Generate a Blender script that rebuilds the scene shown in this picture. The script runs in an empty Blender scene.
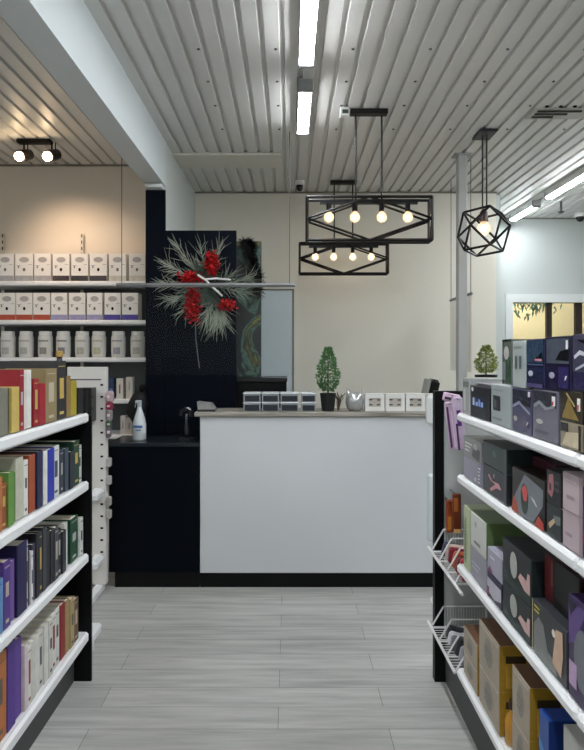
import bpy, math, random
from mathutils import Vector, Matrix, Quaternion, Euler
random.seed(7)
S = bpy.context.scene
COL = S.collection
PI = math.pi

# ------------------------------------------------------------------ camera
F = 600.0
cam_d = bpy.data.cameras.new('camera'); cam = bpy.data.objects.new('camera', cam_d); COL.objects.link(cam)
cam.location = (0, 0, 1.5); cam.rotation_euler = (PI / 2, 0, 0)
cam_d.sensor_fit = 'AUTO'; cam_d.sensor_width = 36; cam_d.lens = 36 * F / 750
cam_d.shift_x = 3 / 750; cam_d.shift_y = -21 / 750; cam_d.clip_start = .05
S.camera = cam
# ------------------------------------------------------------------ world, exposure
w = bpy.data.worlds.new('world'); S.world = w; w.use_nodes = True
w.node_tree.nodes['Background'].inputs[0].default_value = (.75, .8, .85, 1)
w.node_tree.nodes['Background'].inputs[1].default_value = .4
S.view_settings.view_transform = 'Standard'; S.view_settings.look = 'None'
S.view_settings.gamma = 1; S.view_settings.exposure = 1.52; S.view_settings.use_curve_mapping = False
TUBE = 26.0        # emission of the ceiling tubes
BULB = 14.0


def PX(x, D): return (x - 289) * D / F          # lateral position of a column seen at depth D
def PZ(y, D): return 1.5 - (y - 354) * D / F
def DX(x, X): return X * F / (x - 289.0)


# ------------------------------------------------------------------ materials
def lin(h):
    h = h.lstrip('#'); r = [int(h[i:i + 2], 16) / 255 for i in (0, 2, 4)]
    return tuple(c / 12.92 if c <= .04045 else ((c + .055) / 1.055) ** 2.4 for c in r) + (1,)


MC = {}
def M(hexc, rough=.5, metal=0, var=.12, scale=14, bump=0, coat=0, spec=.5):
    key = (hexc, rough, metal, var, scale, bump, coat, spec)
    if key in MC: return MC[key]
    m = bpy.data.materials.new('surface_' + hexc.strip('#')); m.use_nodes = True
    nt = m.node_tree; b = nt.nodes['Principled BSDF']
    b.inputs['Roughness'].default_value = rough; b.inputs['Metallic'].default_value = metal
    b.inputs['Coat Weight'].default_value = coat; b.inputs['Specular IOR Level'].default_value = spec
    tc = nt.nodes.new('ShaderNodeTexCoord'); n = nt.nodes.new('ShaderNodeTexNoise')
    n.inputs['Scale'].default_value = scale; n.inputs['Detail'].default_value = 4
    nt.links.new(tc.outputs['Object'], n.inputs['Vector'])
    mx = nt.nodes.new('ShaderNodeMix'); mx.data_type = 'RGBA'
    c = lin(hexc)
    mx.inputs[6].default_value = tuple(x * (1 - var) for x in c[:3]) + (1,)
    mx.inputs[7].default_value = tuple(min(1, x * (1 + var)) for x in c[:3]) + (1,)
    nt.links.new(n.outputs['Fac'], mx.inputs[0]); nt.links.new(mx.outputs[2], b.inputs['Base Color'])
    if bump:
        bp = nt.nodes.new('ShaderNodeBump'); bp.inputs['Strength'].default_value = bump; bp.inputs['Distance'].default_value = .005
        nt.links.new(n.outputs['Fac'], bp.inputs['Height']); nt.links.new(bp.outputs['Normal'], b.inputs['Normal'])
    MC[key] = m
    return m


def emis(name, col, s):
    m = bpy.data.materials.new(name); m.use_nodes = True; nt = m.node_tree
    b = nt.nodes['Principled BSDF']; b.inputs['Base Color'].default_value = (.8, .8, .8, 1)
    b.inputs['Emission Color'].default_value = col + (1,); b.inputs['Emission Strength'].default_value = s
    return m


def floor_mat():
    m = bpy.data.materials.new('grey_vinyl_planks'); m.use_nodes = True; nt = m.node_tree; b = nt.nodes['Principled BSDF']
    tc = nt.nodes.new('ShaderNodeTexCoord'); L = nt.links.new
    br = nt.nodes.new('ShaderNodeTexBrick'); br.offset = .37; br.inputs['Scale'].default_value = 1
    br.inputs['Brick Width'].default_value = 1.2; br.inputs['Row Height'].default_value = .15
    br.inputs['Mortar Size'].default_value = .0016; br.inputs['Color1'].default_value = lin('#b6b5b2'); br.inputs['Color2'].default_value = lin('#a8a7a4')
    br.inputs['Mortar'].default_value = lin('#7c7b78')
    L(tc.outputs['Object'], br.inputs['Vector'])
    mp = nt.nodes.new('ShaderNodeMapping'); mp.inputs['Scale'].default_value = (1.2, 16, 1); L(tc.outputs['Object'], mp.inputs['Vector'])
    n = nt.nodes.new('ShaderNodeTexNoise'); n.inputs['Scale'].default_value = 1.6; n.inputs['Detail'].default_value = 7; n.inputs['Roughness'].default_value = .6
    L(mp.outputs[0], n.inputs['Vector'])
    cr = nt.nodes.new('ShaderNodeMapRange'); cr.inputs[1].default_value = .3; cr.inputs[2].default_value = .7; cr.inputs[3].default_value = .72; cr.inputs[4].default_value = 1.16
    L(n.outputs['Fac'], cr.inputs[0])
    mx = nt.nodes.new('ShaderNodeVectorMath'); mx.operation = 'SCALE'
    L(br.outputs['Color'], mx.inputs[0]); L(cr.outputs[0], mx.inputs['Scale']); L(mx.outputs[0], b.inputs['Base Color'])
    b.inputs['Roughness'].default_value = .42
    return m


def wood_top():
    m = bpy.data.materials.new('grey_wood_laminate'); m.use_nodes = True; nt = m.node_tree; b = nt.nodes['Principled BSDF']; L = nt.links.new
    tc = nt.nodes.new('ShaderNodeTexCoord'); mp = nt.nodes.new('ShaderNodeMapping'); mp.inputs['Scale'].default_value = (2, 30, 60)
    L(tc.outputs['Object'], mp.inputs['Vector']); n = nt.nodes.new('ShaderNodeTexNoise'); n.inputs['Scale'].default_value = 1.5; n.inputs['Detail'].default_value = 6
    L(mp.outputs[0], n.inputs['Vector']); r = nt.nodes.new('ShaderNodeValToRGB')
    r.color_ramp.elements[0].position = .35; r.color_ramp.elements[0].color = lin('#6f6a62'); r.color_ramp.elements[1].position = .65; r.color_ramp.elements[1].color = lin('#a8a39a')
    L(n.outputs['Fac'], r.inputs[0]); L(r.outputs[0], b.inputs['Base Color']); b.inputs['Roughness'].default_value = .45
    return m


def painting_mat():
    m = bpy.data.materials.new('abstract_oil_paint'); m.use_nodes = True; nt = m.node_tree; b = nt.nodes['Principled BSDF']; L = nt.links.new
    tc = nt.nodes.new('ShaderNodeTexCoord'); n = nt.nodes.new('ShaderNodeTexNoise'); n.inputs['Scale'].default_value = 3.2
    n.inputs['Detail'].default_value = 4; n.inputs['Distortion'].default_value = 1.1
    L(tc.outputs['Object'], n.inputs['Vector']); r = nt.nodes.new('ShaderNodeValToRGB'); e = r.color_ramp.elements
    e[0].position = .36; e[0].color = lin('#080d10'); e[1].position = .66; e[1].color = lin('#c49c2c')
    for p, c in ((.46, '#0c1518'), (.50, '#466458'), (.53, '#141a14'), (.60, '#747430')): q = e.new(p); q.color = lin(c)
    L(n.outputs['Fac'], r.inputs[0]); L(r.outputs[0], b.inputs['Base Color']); b.inputs['Roughness'].default_value = .5
    return m


def acrylic():
    m = bpy.data.materials.new('clear_acrylic'); m.use_nodes = True; nt = m.node_tree; L = nt.links.new; nt.nodes.remove(nt.nodes['Principled BSDF'])
    out = nt.nodes['Material Output']; t = nt.nodes.new('ShaderNodeBsdfTransparent'); t.inputs[0].default_value = (.97, .98, .98, 1)
    g = nt.nodes.new('ShaderNodeBsdfGlossy'); g.inputs['Roughness'].default_value = .03; d = nt.nodes.new('ShaderNodeBsdfDiffuse'); d.inputs[0].default_value = (.8, .85, .88, 1)
    fr = nt.nodes.new('ShaderNodeFresnel'); fr.inputs[0].default_value = 1.12
    a = nt.nodes.new('ShaderNodeMixShader'); b = nt.nodes.new('ShaderNodeMixShader'); b.inputs[0].default_value = .002
    L(fr.outputs[0], a.inputs[0]); L(t.outputs[0], a.inputs[1]); L(g.outputs[0], a.inputs[2]); L(a.outputs[0], b.inputs[1]); L(d.outputs[0], b.inputs[2]); L(b.outputs[0], out.inputs[0])
    return m


WHITE = M('#dcdcda', .4, var=.03); SHELFW = M('#e6e6e8', .35, var=.03); BLACK = M('#050507', .5, var=.1, spec=.2)
NAVY = M('#030810', .5, var=.15, scale=3, spec=.08); NAVY2 = M('#040b16', .55, var=.25, scale=4, spec=.08); IRON = M('#0c0c0e', .5, metal=.3, var=.1)
CREAM = M('#ddd9cd', .7, var=.03, scale=1.5); CREAML = M('#d8cfc2', .7, var=.03, scale=1.5); COOL = M('#c3c9c7', .7, var=.02, scale=1.5)
CEIL = M('#cccbc8', .38, var=.05, scale=2); BEAM = M('#c8ced0', .6, var=.02, scale=2)
GREY = M('#9b9d9b', .6, var=.05); DGREY = M('#4a4c4c', .6); CHROME = M('#a0a2a6', .2, metal=1, var=.05); WIRE = M('#dadada', .4, var=.03)
ACR = acrylic()


# ------------------------------------------------------------------ mesh builder
WL = {}
def tag(o, label=None, cat=None, group=None, kind=None):
    if label: o['label'] = label
    if cat: o['category'] = cat
    if group: o['group'] = group
    if kind: o['kind'] = kind
    return o


class MB:
    def __init__(s): s.v = []; s.f = []; s.mi = []; s.mats = []; s.cur = 0; s.sm = []; s.smooth = False
    def m(s, mat):
        if mat not in s.mats: s.mats.append(mat)
        s.cur = s.mats.index(mat); return s
    def add(s, vs, fs):
        o = len(s.v); s.v += [Vector(v) for v in vs]
        for f in fs: s.f.append([i + o for i in f]); s.mi.append(s.cur); s.sm.append(s.smooth)
        return s
    def box(s, x0, x1, y0, y1, z0, z1, T=None):
        vs = [Vector(p) for p in ((x0, y0, z0), (x1, y0, z0), (x1, y1, z0), (x0, y1, z0), (x0, y0, z1), (x1, y0, z1), (x1, y1, z1), (x0, y1, z1))]
        if T: vs = [T @ v for v in vs]
        return s.add(vs, [(0, 3, 2, 1), (4, 5, 6, 7), (0, 1, 5, 4), (1, 2, 6, 5), (2, 3, 7, 6), (3, 0, 4, 7)])
    def bbox(s, x0, x1, y0, y1, z0, z1, b=.006, T=None):
        """box with chamfered edges all round"""
        b = min(b, abs(x1 - x0) / 2.2, abs(y1 - y0) / 2.2, abs(z1 - z0) / 2.2)
        c = Vector(((x0 + x1) / 2, (y0 + y1) / 2, (z0 + z1) / 2)); h = Vector(((x1 - x0) / 2, (y1 - y0) / 2, (z1 - z0) / 2))
        vs = []; ix = {}
        for sx in (-1, 1):
            for sy in (-1, 1):
                for sz in (-1, 1):
                    for ax in range(3):
                        d = [h[0] - b, h[1] - b, h[2] - b]; d[ax] = h[ax]
                        p = c + Vector((sx * d[0], sy * d[1], sz * d[2])); ix[(sx, sy, sz, ax)] = len(vs); vs.append(T @ p if T else p)
        fs = []
        A = (-1, 1)
        for sx in A: q = [ix[(sx, a, e, 0)] for a, e in ((-1, -1), (1, -1), (1, 1), (-1, 1))]; fs.append(q if sx > 0 else q[::-1])
        for sy in A: q = [ix[(a, sy, e, 1)] for a, e in ((-1, -1), (-1, 1), (1, 1), (1, -1))]; fs.append(q if sy > 0 else q[::-1])
        for sz in A: q = [ix[(a, e, sz, 2)] for a, e in ((-1, -1), (1, -1), (1, 1), (-1, 1))]; fs.append(q if sz > 0 else q[::-1])
        for sy in A:
            for sz in A: q = [ix[(-1, sy, sz, 1)], ix[(1, sy, sz, 1)], ix[(1, sy, sz, 2)], ix[(-1, sy, sz, 2)]]; fs.append(q if sy * sz < 0 else q[::-1])
        for sx in A:
            for sz in A: q = [ix[(sx, -1, sz, 0)], ix[(sx, 1, sz, 0)], ix[(sx, 1, sz, 2)], ix[(sx, -1, sz, 2)]]; fs.append(q if sx * sz > 0 else q[::-1])
        for sx in A:
            for sy in A: q = [ix[(sx, sy, -1, 0)], ix[(sx, sy, 1, 0)], ix[(sx, sy, 1, 1)], ix[(sx, sy, -1, 1)]]; fs.append(q if sx * sy < 0 else q[::-1])
        for sx in A:
            for sy in A:
                for sz in A: q = [ix[(sx, sy, sz, 0)], ix[(sx, sy, sz, 1)], ix[(sx, sy, sz, 2)]]; fs.append(q if sx * sy * sz > 0 else q[::-1])
        return s.add(vs, fs)
    def tube(s, p, q, r0, r1=None, n=8, caps=True):
        r1 = r0 if r1 is None else r1; p = Vector(p); q = Vector(q); d = (q - p).normalized()
        a = d.orthogonal().normalized(); b = d.cross(a); vs = []
        off = PI / 4 if n == 4 else 0
        for k, (c, r) in enumerate(((p, r0), (q, r1))):
            for i in range(n): t = 2 * PI * i / n + off; vs.append(c + (a * math.cos(t) + b * math.sin(t)) * r)
        fs = [(i, (i + 1) % n, n + (i + 1) % n, n + i) for i in range(n)]
        if caps: fs += [tuple(range(n))[::-1], tuple(range(n, 2 * n))]
        return s.add(vs, fs)
    def path(s, pts, r, n=6):
        for a, b in zip(pts[:-1], pts[1:]): s.tube(a, b, r, r, n)
        return s
    def lathe(s, prof, c, n=16, axis=None):
        """prof: (radius, height) pairs from one end to the other"""
        c = Vector(c); vs = []; fs = []; R = Vector((0, 0, 1)).rotation_difference(Vector(axis)).to_matrix() if axis else Matrix.Identity(3)
        for r, h in prof:
            for i in range(n): t = 2 * PI * i / n; vs.append(c + R @ Vector((r * math.cos(t), r * math.sin(t), h)))
        for k in range(len(prof) - 1):
            for i in range(n): j = (i + 1) % n; fs.append((k * n + i, k * n + j, (k + 1) * n + j, (k + 1) * n + i))
        fs.append(tuple(range(n))[::-1]); fs.append(tuple((len(prof) - 1) * n + i for i in range(n)))
        return s.add(vs, fs)
    def ball(s, c, r, n=12, sz=1):
        k = n // 2; return s.lathe([(max(1e-4, r * math.sin(PI * i / k)), -r * sz * math.cos(PI * i / k)) for i in range(k + 1)], c, n)
    def quad(s, a, b, c, d): return s.add([a, b, c, d], [(0, 1, 2, 3)])
    def poly(s, pts): return s.add(pts, [tuple(range(len(pts)))])
    def build(s, name, mat=None, parent=None, at=None, smooth=False, origin=None):
        me = bpy.data.meshes.new(name)
        if origin is None:
            if parent is not None and origin is None: pass
            xs = [v.x for v in s.v]; ys = [v.y for v in s.v]; zs = [v.z for v in s.v]
            origin = Vector(((min(xs) + max(xs)) / 2, (min(ys) + max(ys)) / 2, min(zs)))
        origin = Vector(origin)
        me.from_pydata([v - origin for v in s.v], [], s.f)
        for mt in (s.mats or [mat]): me.materials.append(mt)
        for p, i, sm in zip(me.polygons, s.mi, s.sm): p.material_index = i if s.mats else 0; p.use_smooth = sm or smooth
        me.validate()
        o = bpy.data.objects.new(name, me); COL.objects.link(o)
        WL[o.name] = origin
        if parent is not None: o.parent = parent; o.location = origin - WL[parent.name]
        else: o.location = origin
        return o


def thing(name, loc, label, cat, group=None):
    o = bpy.data.objects.new(name, None); COL.objects.link(o); o.location = loc; o.empty_display_size = .05
    WL[o.name] = Vector(loc); return tag(o, label, cat, group)


def copy_tree(o, loc=None, parent=None):
    c = o.copy(); COL.objects.link(c)
    if parent: c.parent = parent
    if loc is not None: c.location = loc; WL[c.name] = Vector(loc)
    for ch in list(o.children): copy_tree(ch, None, c)
    return c


def struct(name, mb, mat): return tag(mb.build(name, mat), kind='structure')


# ================================================================== THE ROOM
H = 3.0
struct('floor', MB().box(-4.2, 5.0, -4.2, 9.0, -.05, 0), floor_mat())

# ribbed metal ceiling: flat bands with narrow trapezoid grooves
c = MB(); pitch = .095; x = -4.2; z0 = H; prof = []
while x < 5.0:
    prof += [(x, z0), (x + .066, z0), (x + .071, z0 + .016), (x + .090, z0 + .016)]; x += pitch
prof.append((x, z0))
vs = [(px, yy, pz) for yy in (-4.2, 6.75) for px, pz in prof]; n = len(prof)
c.add(vs, [(i + 1, i, n + i, n + i + 1) for i in range(n - 1)])
c.box(-4.2, 5.0, -4.2, 9.0, 3.05, 3.1)
struct('ceiling', c, CEIL)
# screws in rows along the battens
g = MB()
for yy in (2.95, 3.3, 3.62, 4.0):
    for k in range(3, 36, 4): g.lathe([(.008, 0), (.008, -.004), (.004, -.006)], (-.75 + k * pitch + .02, yy, H), 8)
tag(g.build('ceiling_screws', DGREY), kind='stuff', label='dark screw heads dotted along the ribbed ceiling bands', cat='screws')

struct('wall_back', MB().box(-.872, 1.92, 5.56, 5.68, 0, H + .04), CREAM)
struct('wall_shelf_side', MB().box(-4.1, -1.01, 4.76, 4.88, 0, H + .04), CREAML)
struct('wall_partition', MB().box(-1.01, -.872, 4.25, 5.56, 0, H + .04), COOL)
struct('wall_return', MB().box(1.92, 2.0, 5.68, 6.75, 0, H + .04), COOL)
wx0, wx1, wz0, wz1 = 2.465, 3.95, .95, 2.07
mb = MB(); mb.box(1.92, wx0, 6.63, 6.75, 0, H + .04).box(wx1, 5.0, 6.63, 6.75, 0, H + .04).box(wx0, wx1, 6.63, 6.75, 0, wz0).box(wx0, wx1, 6.63, 6.75, wz1, H + .04)
struct('wall_far', mb, COOL)
struct('wall_left', MB().box(-4.2, -4.1, -4.2, 4.88, 0, H + .04), CREAM)
struct('wall_right', MB().box(4.9, 5.0, -4.2, 9.0, 0, H + .04), COOL)
struct('wall_rear', MB().box(-4.2, 5.0, -4.2, -4.1, 0, H + .04), CREAM)
struct('wall_backroom_left', MB().box(1.9, 2.0, 6.75, 8.9, 0, H), M('#d6cfb2', .7, var=.04))
struct('wall_backroom_back', MB().box(1.9, 5.0, 8.8, 8.9, 0, H), M('#d6cfb2', .7, var=.04))
# boxed beam
struct('trim_1', MB().box(-1.01, -.872, -4.1, 4.25, 2.686, H + .03), BEAM)
struct('trim_2', MB().box(-.87, -.06, 4.48, 4.80, 2.985, H + .005), M('#cfccc2', .6, var=.03))
# thin dark flashing where the ribbed ceiling meets the walls
g = MB(); g.box(-.87, 1.92, 5.545, 5.56, H - .012, H); g.box(1.925, 4.9, 6.615, 6.63, H - .012, H); g.box(-4.1, -1.01, 4.745, 4.76, H - .012, H)
struct('trim_3', g, M('#77746c', .6))
struct('baseboard_back', MB().box(-.014, 1.92, 5.545, 5.56, 0, .1), WHITE)
# window opening in the far wall
wn = MB()
for a in ((wx0 - .08, wx0, 6.6, 6.63, wz0 - .08, wz1 + .09), (wx1, wx1 + .08, 6.6, 6.63, wz0 - .08, wz1 + .09), (wx0, wx1, 6.6, 6.63, wz1, wz1 + .09), (wx0, wx1, 6.6, 6.63, wz0 - .08, wz0)): wn.box(*a)
wo = struct('window_1', wn, M('#dfe3e2', .5, var=.02))
g = MB(); g.box(2.86, 2.915, 6.65, 6.70, wz0, wz1).box(3.18, 3.25, 6.65, 6.70, wz0, wz1); g.build('mullion', M('#2a2018', .5), wo)
MB().box(wx0, wx1, 6.67, 6.674, wz0, wz1).build('window_pane', ACR, wo)
# door behind the counter
d = struct('door_1', MB().bbox(-.76, .025, 5.52, 5.56, 0, 2.084, .004), M('#c3ced4', .45, var=.03))
MB().tube((-.68, 5.52, 1.0), (-.68, 5.46, 1.0), .012).tube((-.68, 5.465, 1.0), (-.57, 5.465, 1.0), .01).build('door_handle', CHROME, d)
g = MB(); g.box(-.83, -.765, 5.53, 5.56, 0, 2.15).box(.032, .045, 5.53, 5.56, 0, 2.10).box(-.765, .045, 5.53, 5.56, 2.09, 2.10); g.build('door_frame', M('#6e6c66', .5), d)

# ================================================================== LIGHTS
tube_m = emis('lit_tube', (.93, .975, 1.0), TUBE)
t0 = thing('ceiling_tube_light', (0, 0, H), 'lit white tube light on the ceiling above the aisle, nearest the top edge', 'ceiling light', 'ceiling tube lights')
L0 = 1.2
MB().bbox(-.037, .037, 0, L0, H - .055, H, .003).build('housing', WHITE, t0)
g = MB(); sec = [(-.034, H - .051), (-.034, H - .056), (-.024, H - .068), (.024, H - .068), (.034, H - .056), (.034, H - .051)]
g.add([(a, .03, b) for a, b in sec] + [(a, L0 - .03, b) for a, b in sec], [(i, (i + 1) % 6, 6 + (i + 1) % 6, 6 + i) for i in range(6)] + [tuple(range(6)), tuple(range(11, 5, -1))]); g.build('diffuser', tube_m, t0)
for a in (0, L0 - .03): MB().bbox(-.04, .04, a, a + .03, H - .074, H, .005).build('end_cap', M('#8d8f90', .5), t0)
t0.location = (.085, 1.80, H)
def tube_at(x, y, label, sc=1.0):
    c = copy_tree(t0, (x, y, H)); c.scale = (1, sc, 1); c['label'] = label; return c
tube_at(.09, 3.26, 'short lit white tube light, second in the row above the aisle', .54)
tube_at(2.41, 5.84, 'lit white tube light farthest away, above the far wall opening', .52)
tube_at(2.40, 4.36, 'lit white tube light at the right edge, nearer than the farthest one')
k = 0
for x, ys in ((.085, (.4, -1.0, -2.6)), (2.41, (2.9, 1.4, -.2, -2.0)), (-2.6, (1.2, -.6, -2.4))):  # unseen tubes out of frame, added as fill light for the room
    for y in ys:
        tube_at(x, y, 'added unseen ceiling tube light %s, %s' % ({.085: 'over the aisle', 2.41: 'over the right side', -2.6: 'over the left side'}[x], ['first behind the visible ones', 'second behind the visible ones', 'third back', 'last back'][ys.index(y)]))

bulb_m = emis('lit_filament_bulb', (1.0, .72, .42), BULB)
glass_m = bpy.data.materials.new('glowing_bulb_glass'); glass_m.use_nodes = True
_n = glass_m.node_tree; _n.nodes.remove(_n.nodes['Principled BSDF']); _t = _n.nodes.new('ShaderNodeBsdfTransparent'); _e = _n.nodes.new('ShaderNodeEmission'); _e.inputs[0].default_value = (1, .66, .38, 1); _e.inputs[1].default_value = .9
_m = _n.nodes.new('ShaderNodeMixShader'); _m.inputs[0].default_value = .4; _n.links.new(_t.outputs[0], _m.inputs[1]); _n.links.new(_e.outputs[0], _m.inputs[2]); _n.links.new(_m.outputs[0], _n.nodes['Material Output'].inputs[0])
sock_m = BLACK
def bulb(parent, p, r=.036):
    x, y, z = p                                    # p = bulb centre, socket above
    g = MB(); g.lathe([(.016, .035), (.016, .085), (.01, .09)], p, 10); s = g.build('socket', sock_m, parent)
    g = MB(); g.lathe([(.004, -r), (r * .5, -r * .87), (r * .87, -r * .5), (r, 0), (r * .87, r * .5), (r * .5, r * .87), (.012, r * 1.15)], p, 14)
    gb = g.build('bulb', glass_m, parent, smooth=True)
    MB().ball((x, y, z), r * .42, 12, 1.4).build('filament', bulb_m, gb, smooth=True)
    return s
def chandelier(D, X, label):
    """box cage 0.77 x 0.18 x 0.27 with a rhombus on its faces, hung by two rods"""
    w, dp, zt, zb = .38, .045, 2.456, 2.194; zm = (zt + zb) / 2
    t = thing('linear_pendant_light', (0, 0, H), label, 'pendant light', 'linear cage pendants')
    MB().bbox(-.115, .115, -.03, .03, H - .03, H, .004).build('canopy', IRON, t)
    for s in (-1, 1): MB().tube((s * .08, 0, zt - .01), (s * .08, 0, H - .02), .006).build('rod', IRON, t)
    g = MB(); r = .009
    C = [(sx * w, sy * dp, z) for sx in (-1, 1) for sy in (-1, 1) for z in (zb, zt)]
    for a in C:
        for b in C:
            if a < b and sum(abs(p - q) > .01 for p, q in zip(a, b)) == 1: g.tube(a, b, r, n=4)
    for sy in (-1, 1):
        y = sy * dp; q = [(-w, y, zm), (0, y, zt), (w, y, zm), (0, y, zb)]
        for i in range(4): g.tube(q[i], q[(i + 1) % 4], r * .8, n=4)
    for sx in (-1, 1):
        x = sx * w; q = [(x, -dp, zm), (x, 0, zt), (x, dp, zm), (x, 0, zb)]
        for i in range(4): g.tube(q[i], q[(i + 1) % 4], r * .8, n=4)
    g.build('cage', IRON, t)
    MB().box(-.30, .30, -.012, .012, zt - .035, zt - .012).build('socket_bar', IRON, t)
    for x in (-.245, -.085, .08, .24): bulb(t, (x, 0, zt - .115), .032)
    t.location = (X, D, H); return t
ch = chandelier(3.69, 0, 'larger-looking black rectangular cage pendant in front, four lit bulbs'); ch.location.x = PX(369.2, 3.67)
c2 = copy_tree(ch, (PX(343.5, 5.2), 5.2, H)); c2['label'] = 'smaller-looking black rectangular cage pendant behind, near the back wall'

# geometric single pendant: a cuboctahedron frame
t = thing('geometric_pendant_light', (1.33, 4.07, H), 'black faceted geometric cage pendant with one lit bulb on the right', 'pendant light')
MB().bbox(1.27, 1.39, 3.985, 4.16, H - .02, H, .004).build('canopy', M('#14141c', .5), t)
for dx in (-.012, .016): MB().tube((1.325 + dx, 4.07, 2.50), (1.325 + dx, 4.07, H - .01), .0055).build('rod', IRON, t)
q = Quaternion((-1.42563233, -1.27966185, -1.4939236, -1.2991334)).normalized()
V = [q @ Vector(p) * (.187 / 2 ** .5) + Vector((1.333 - .0122, 4.08, 2.343 - .0103)) for p in [(a, b, c_) for a in (-1, 0, 1) for b in (-1, 0, 1) for c_ in (-1, 0, 1)] if abs(p[0]) + abs(p[1]) + abs(p[2]) == 2]
g = MB()
for i in range(12):
    for j in range(i):
        if (V[i] - V[j]).length < .19: g.tube(V[i], V[j], .0085, n=4)
g.build('cage', IRON, t)
bulb(t, (1.322, 4.075, 2.35), .046)
MB().lathe([(.03, .05), (.026, .11), (.01, .135)], (1.322, 4.075, 2.35), 12).build('lamp_cap', M('#3a2018', .4), t)

# twin spot fixture on the left ceiling
t = thing('ceiling_spotlight', (-1.77, 4.2, H), 'black twin-head spotlight bar on the ceiling at the left', 'spotlight')
MB().bbox(-1.90, -1.66, 4.17, 4.23, H - .028, H, .006).build('mounting_bar', BLACK, t)
for xx in (-1.875, -1.68):
    h = MB(); hc = Vector((xx, 4.2, 2.89)); ax = Vector((-.25, -.72, -.35)).normalized()
    h.lathe([(.02, -.075), (.036, -.06), (.042, .01), (.044, .045), (.034, .045), (.03, .02)], hc + Vector((.02, 0, 0)), 16, axis=ax)
    hh = h.build('spot_head', M('#1a1210', .35), t, smooth=False)
    MB().tube((xx + .02, 4.2, 2.91), (xx + .02, 4.2, H - .02), .006).tube((xx + .045, 4.2, 2.90), (xx + .045, 4.2, H - .02), .004).build('swivel_arm', BLACK, hh)
    MB().ball(hc + Vector((.02, 0, 0)) + ax * .05, .032, 12).build('bulb', bulb_m, hh, smooth=True)
for i, xx in enumerate((-1.875, -1.68)):
    ld = bpy.data.lights.new('spot_beam', 'SPOT'); ld.energy = 6; ld.color = (1, .72, .5); ld.spot_size = 1.5; ld.spot_blend = 1; ld.shadow_soft_size = .04
    lo = bpy.data.objects.new('spot_beam', ld); COL.objects.link(lo); lo.location = (xx - .02, 4.12, 2.84)
    lo.rotation_euler = (Vector((xx + .15, 4.76, 2.15)) - lo.location).to_track_quat('-Z', 'Y').to_euler()
# back-room lamp seen lighting the warm wall
t = thing('flush_ceiling_lamp', (3.2, 8.0, H), 'round warm ceiling lamp in the room behind the far opening', 'ceiling light')
MB().lathe([(.17, 0), (.17, -.02), (.15, -.03)], (3.2, 8.0, H), 20).build('base', WHITE, t)
MB().lathe([(.15, -.03), (.14, -.06), (.08, -.085)], (3.2, 8.0, H), 20).build('diffuser', emis('warm_lamp', (1, .90, .72), 60), t)

t = thing('hanging_plant', (2.92, 7.3, 1.9), 'teal green trailing foliage hanging behind the far wall opening', 'plant')
g = MB()
for i in range(420):
    p = Vector((2.92 + random.gauss(0, .17), 7.3 + random.gauss(0, .05), 2.32 - abs(random.gauss(0, .13)) - .0)); d = Vector((random.gauss(0, .5), random.gauss(0, .3), -1)).normalized() * random.uniform(.05, .12); sd = Vector((.012, 0, 0))
    g.add([p, p + d * .4 + sd, p + d, p + d * .4 - sd], [(0, 1, 2, 3)])
g.build('foliage', M('#5f8a7c', .6, var=.4, scale=30), t)
MB().tube((2.92, 7.3, 2.3), (2.92, 7.3, H), .006).build('cord', DGREY, t)
# ceiling bits
t = thing('ceiling_vent', (1.68, 3.76, H), 'dark slotted ceiling vent right of the geometric pendant', 'vent')
MB().box(1.50, 1.86, 3.66, 3.82, H - .006, H).build('vent_frame', M('#a8a6a0', .5), t)
for i in range(3): MB().box(1.53, 1.80 - i * .07, 3.68 + i * .045, 3.698 + i * .045, H - .012, H - .006).build('slot', BLACK, t)
for i in range(4): MB().lathe([(.012, 0), (.012, -.006), (.006, -.009)], (1.56 + i * .085, 3.63, H), 8).build('screw', BLACK, t)
t = thing('junction_box', (PX(345, 3.7), 3.66, H), 'small white and black junction box beside the front pendant canopy', 'junction box')
jx = PX(344, 3.7)
MB().bbox(jx - .028, jx + .028, 3.64, 3.69, H - .05, H, .004).build('housing', WHITE, t)
MB().box(jx - .015, jx + .02, 3.63, 3.64, H - .04, H - .02).build('socket_plate', M('#2c3a34', .4), t)
def dome(x, y, label, r=.05):
    t = thing('dome_camera', (x, y, H), label, 'security camera')
    MB().lathe([(r * 1.15, 0), (r * 1.15, -.03), (r, -.04)], (x, y, H), 18).build('base', WHITE, t)
    MB().lathe([(r * .92, -.04), (r * .8, -.065), (r * .45, -.085), (.005, -.09)], (x, y, H), 18).build('dome', M('#08080a', .15), t, smooth=True)
dome(PX(299.5, 5.3), 5.2, 'small dark dome camera on the ceiling above the back wall centre', .035)
dome(PX(578, 6.45), 6.4, 'small dark dome camera on the ceiling at the far right', .05)
t = thing('sprinkler_head', (PX(561, 5.9), 5.9, H), 'small dark sprinkler hanging between the tubes at far right', 'sprinkler')
sx = PX(561, 5.9); MB().tube((sx, 5.9, H), (sx, 5.9, H - .10), .012).build('pipe', DGREY, t); MB().lathe([(.03, -.10), (.03, -.105), (.012, -.115)], (sx, 5.9, H), 10).build('deflector', DGREY, t)

# grey steel post
t = thing('steel_post', (1.30, 4.52, 0), 'narrow pale grey square post from counter to ceiling right of the pendants', 'post')
MB().bbox(1.266, 1.334, 4.486, 4.554, 0, H, .006).build('shaft', M('#a9abaa', .5, var=.04), t)
MB().bbox(1.235, 1.365, 4.455, 4.585, 0, .02, .004).build('base_plate', GREY, t)
MB().box(1.24, 1.36, 4.47, 4.57, H - .012, H).build('cap_plate', GREY, t)

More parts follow.
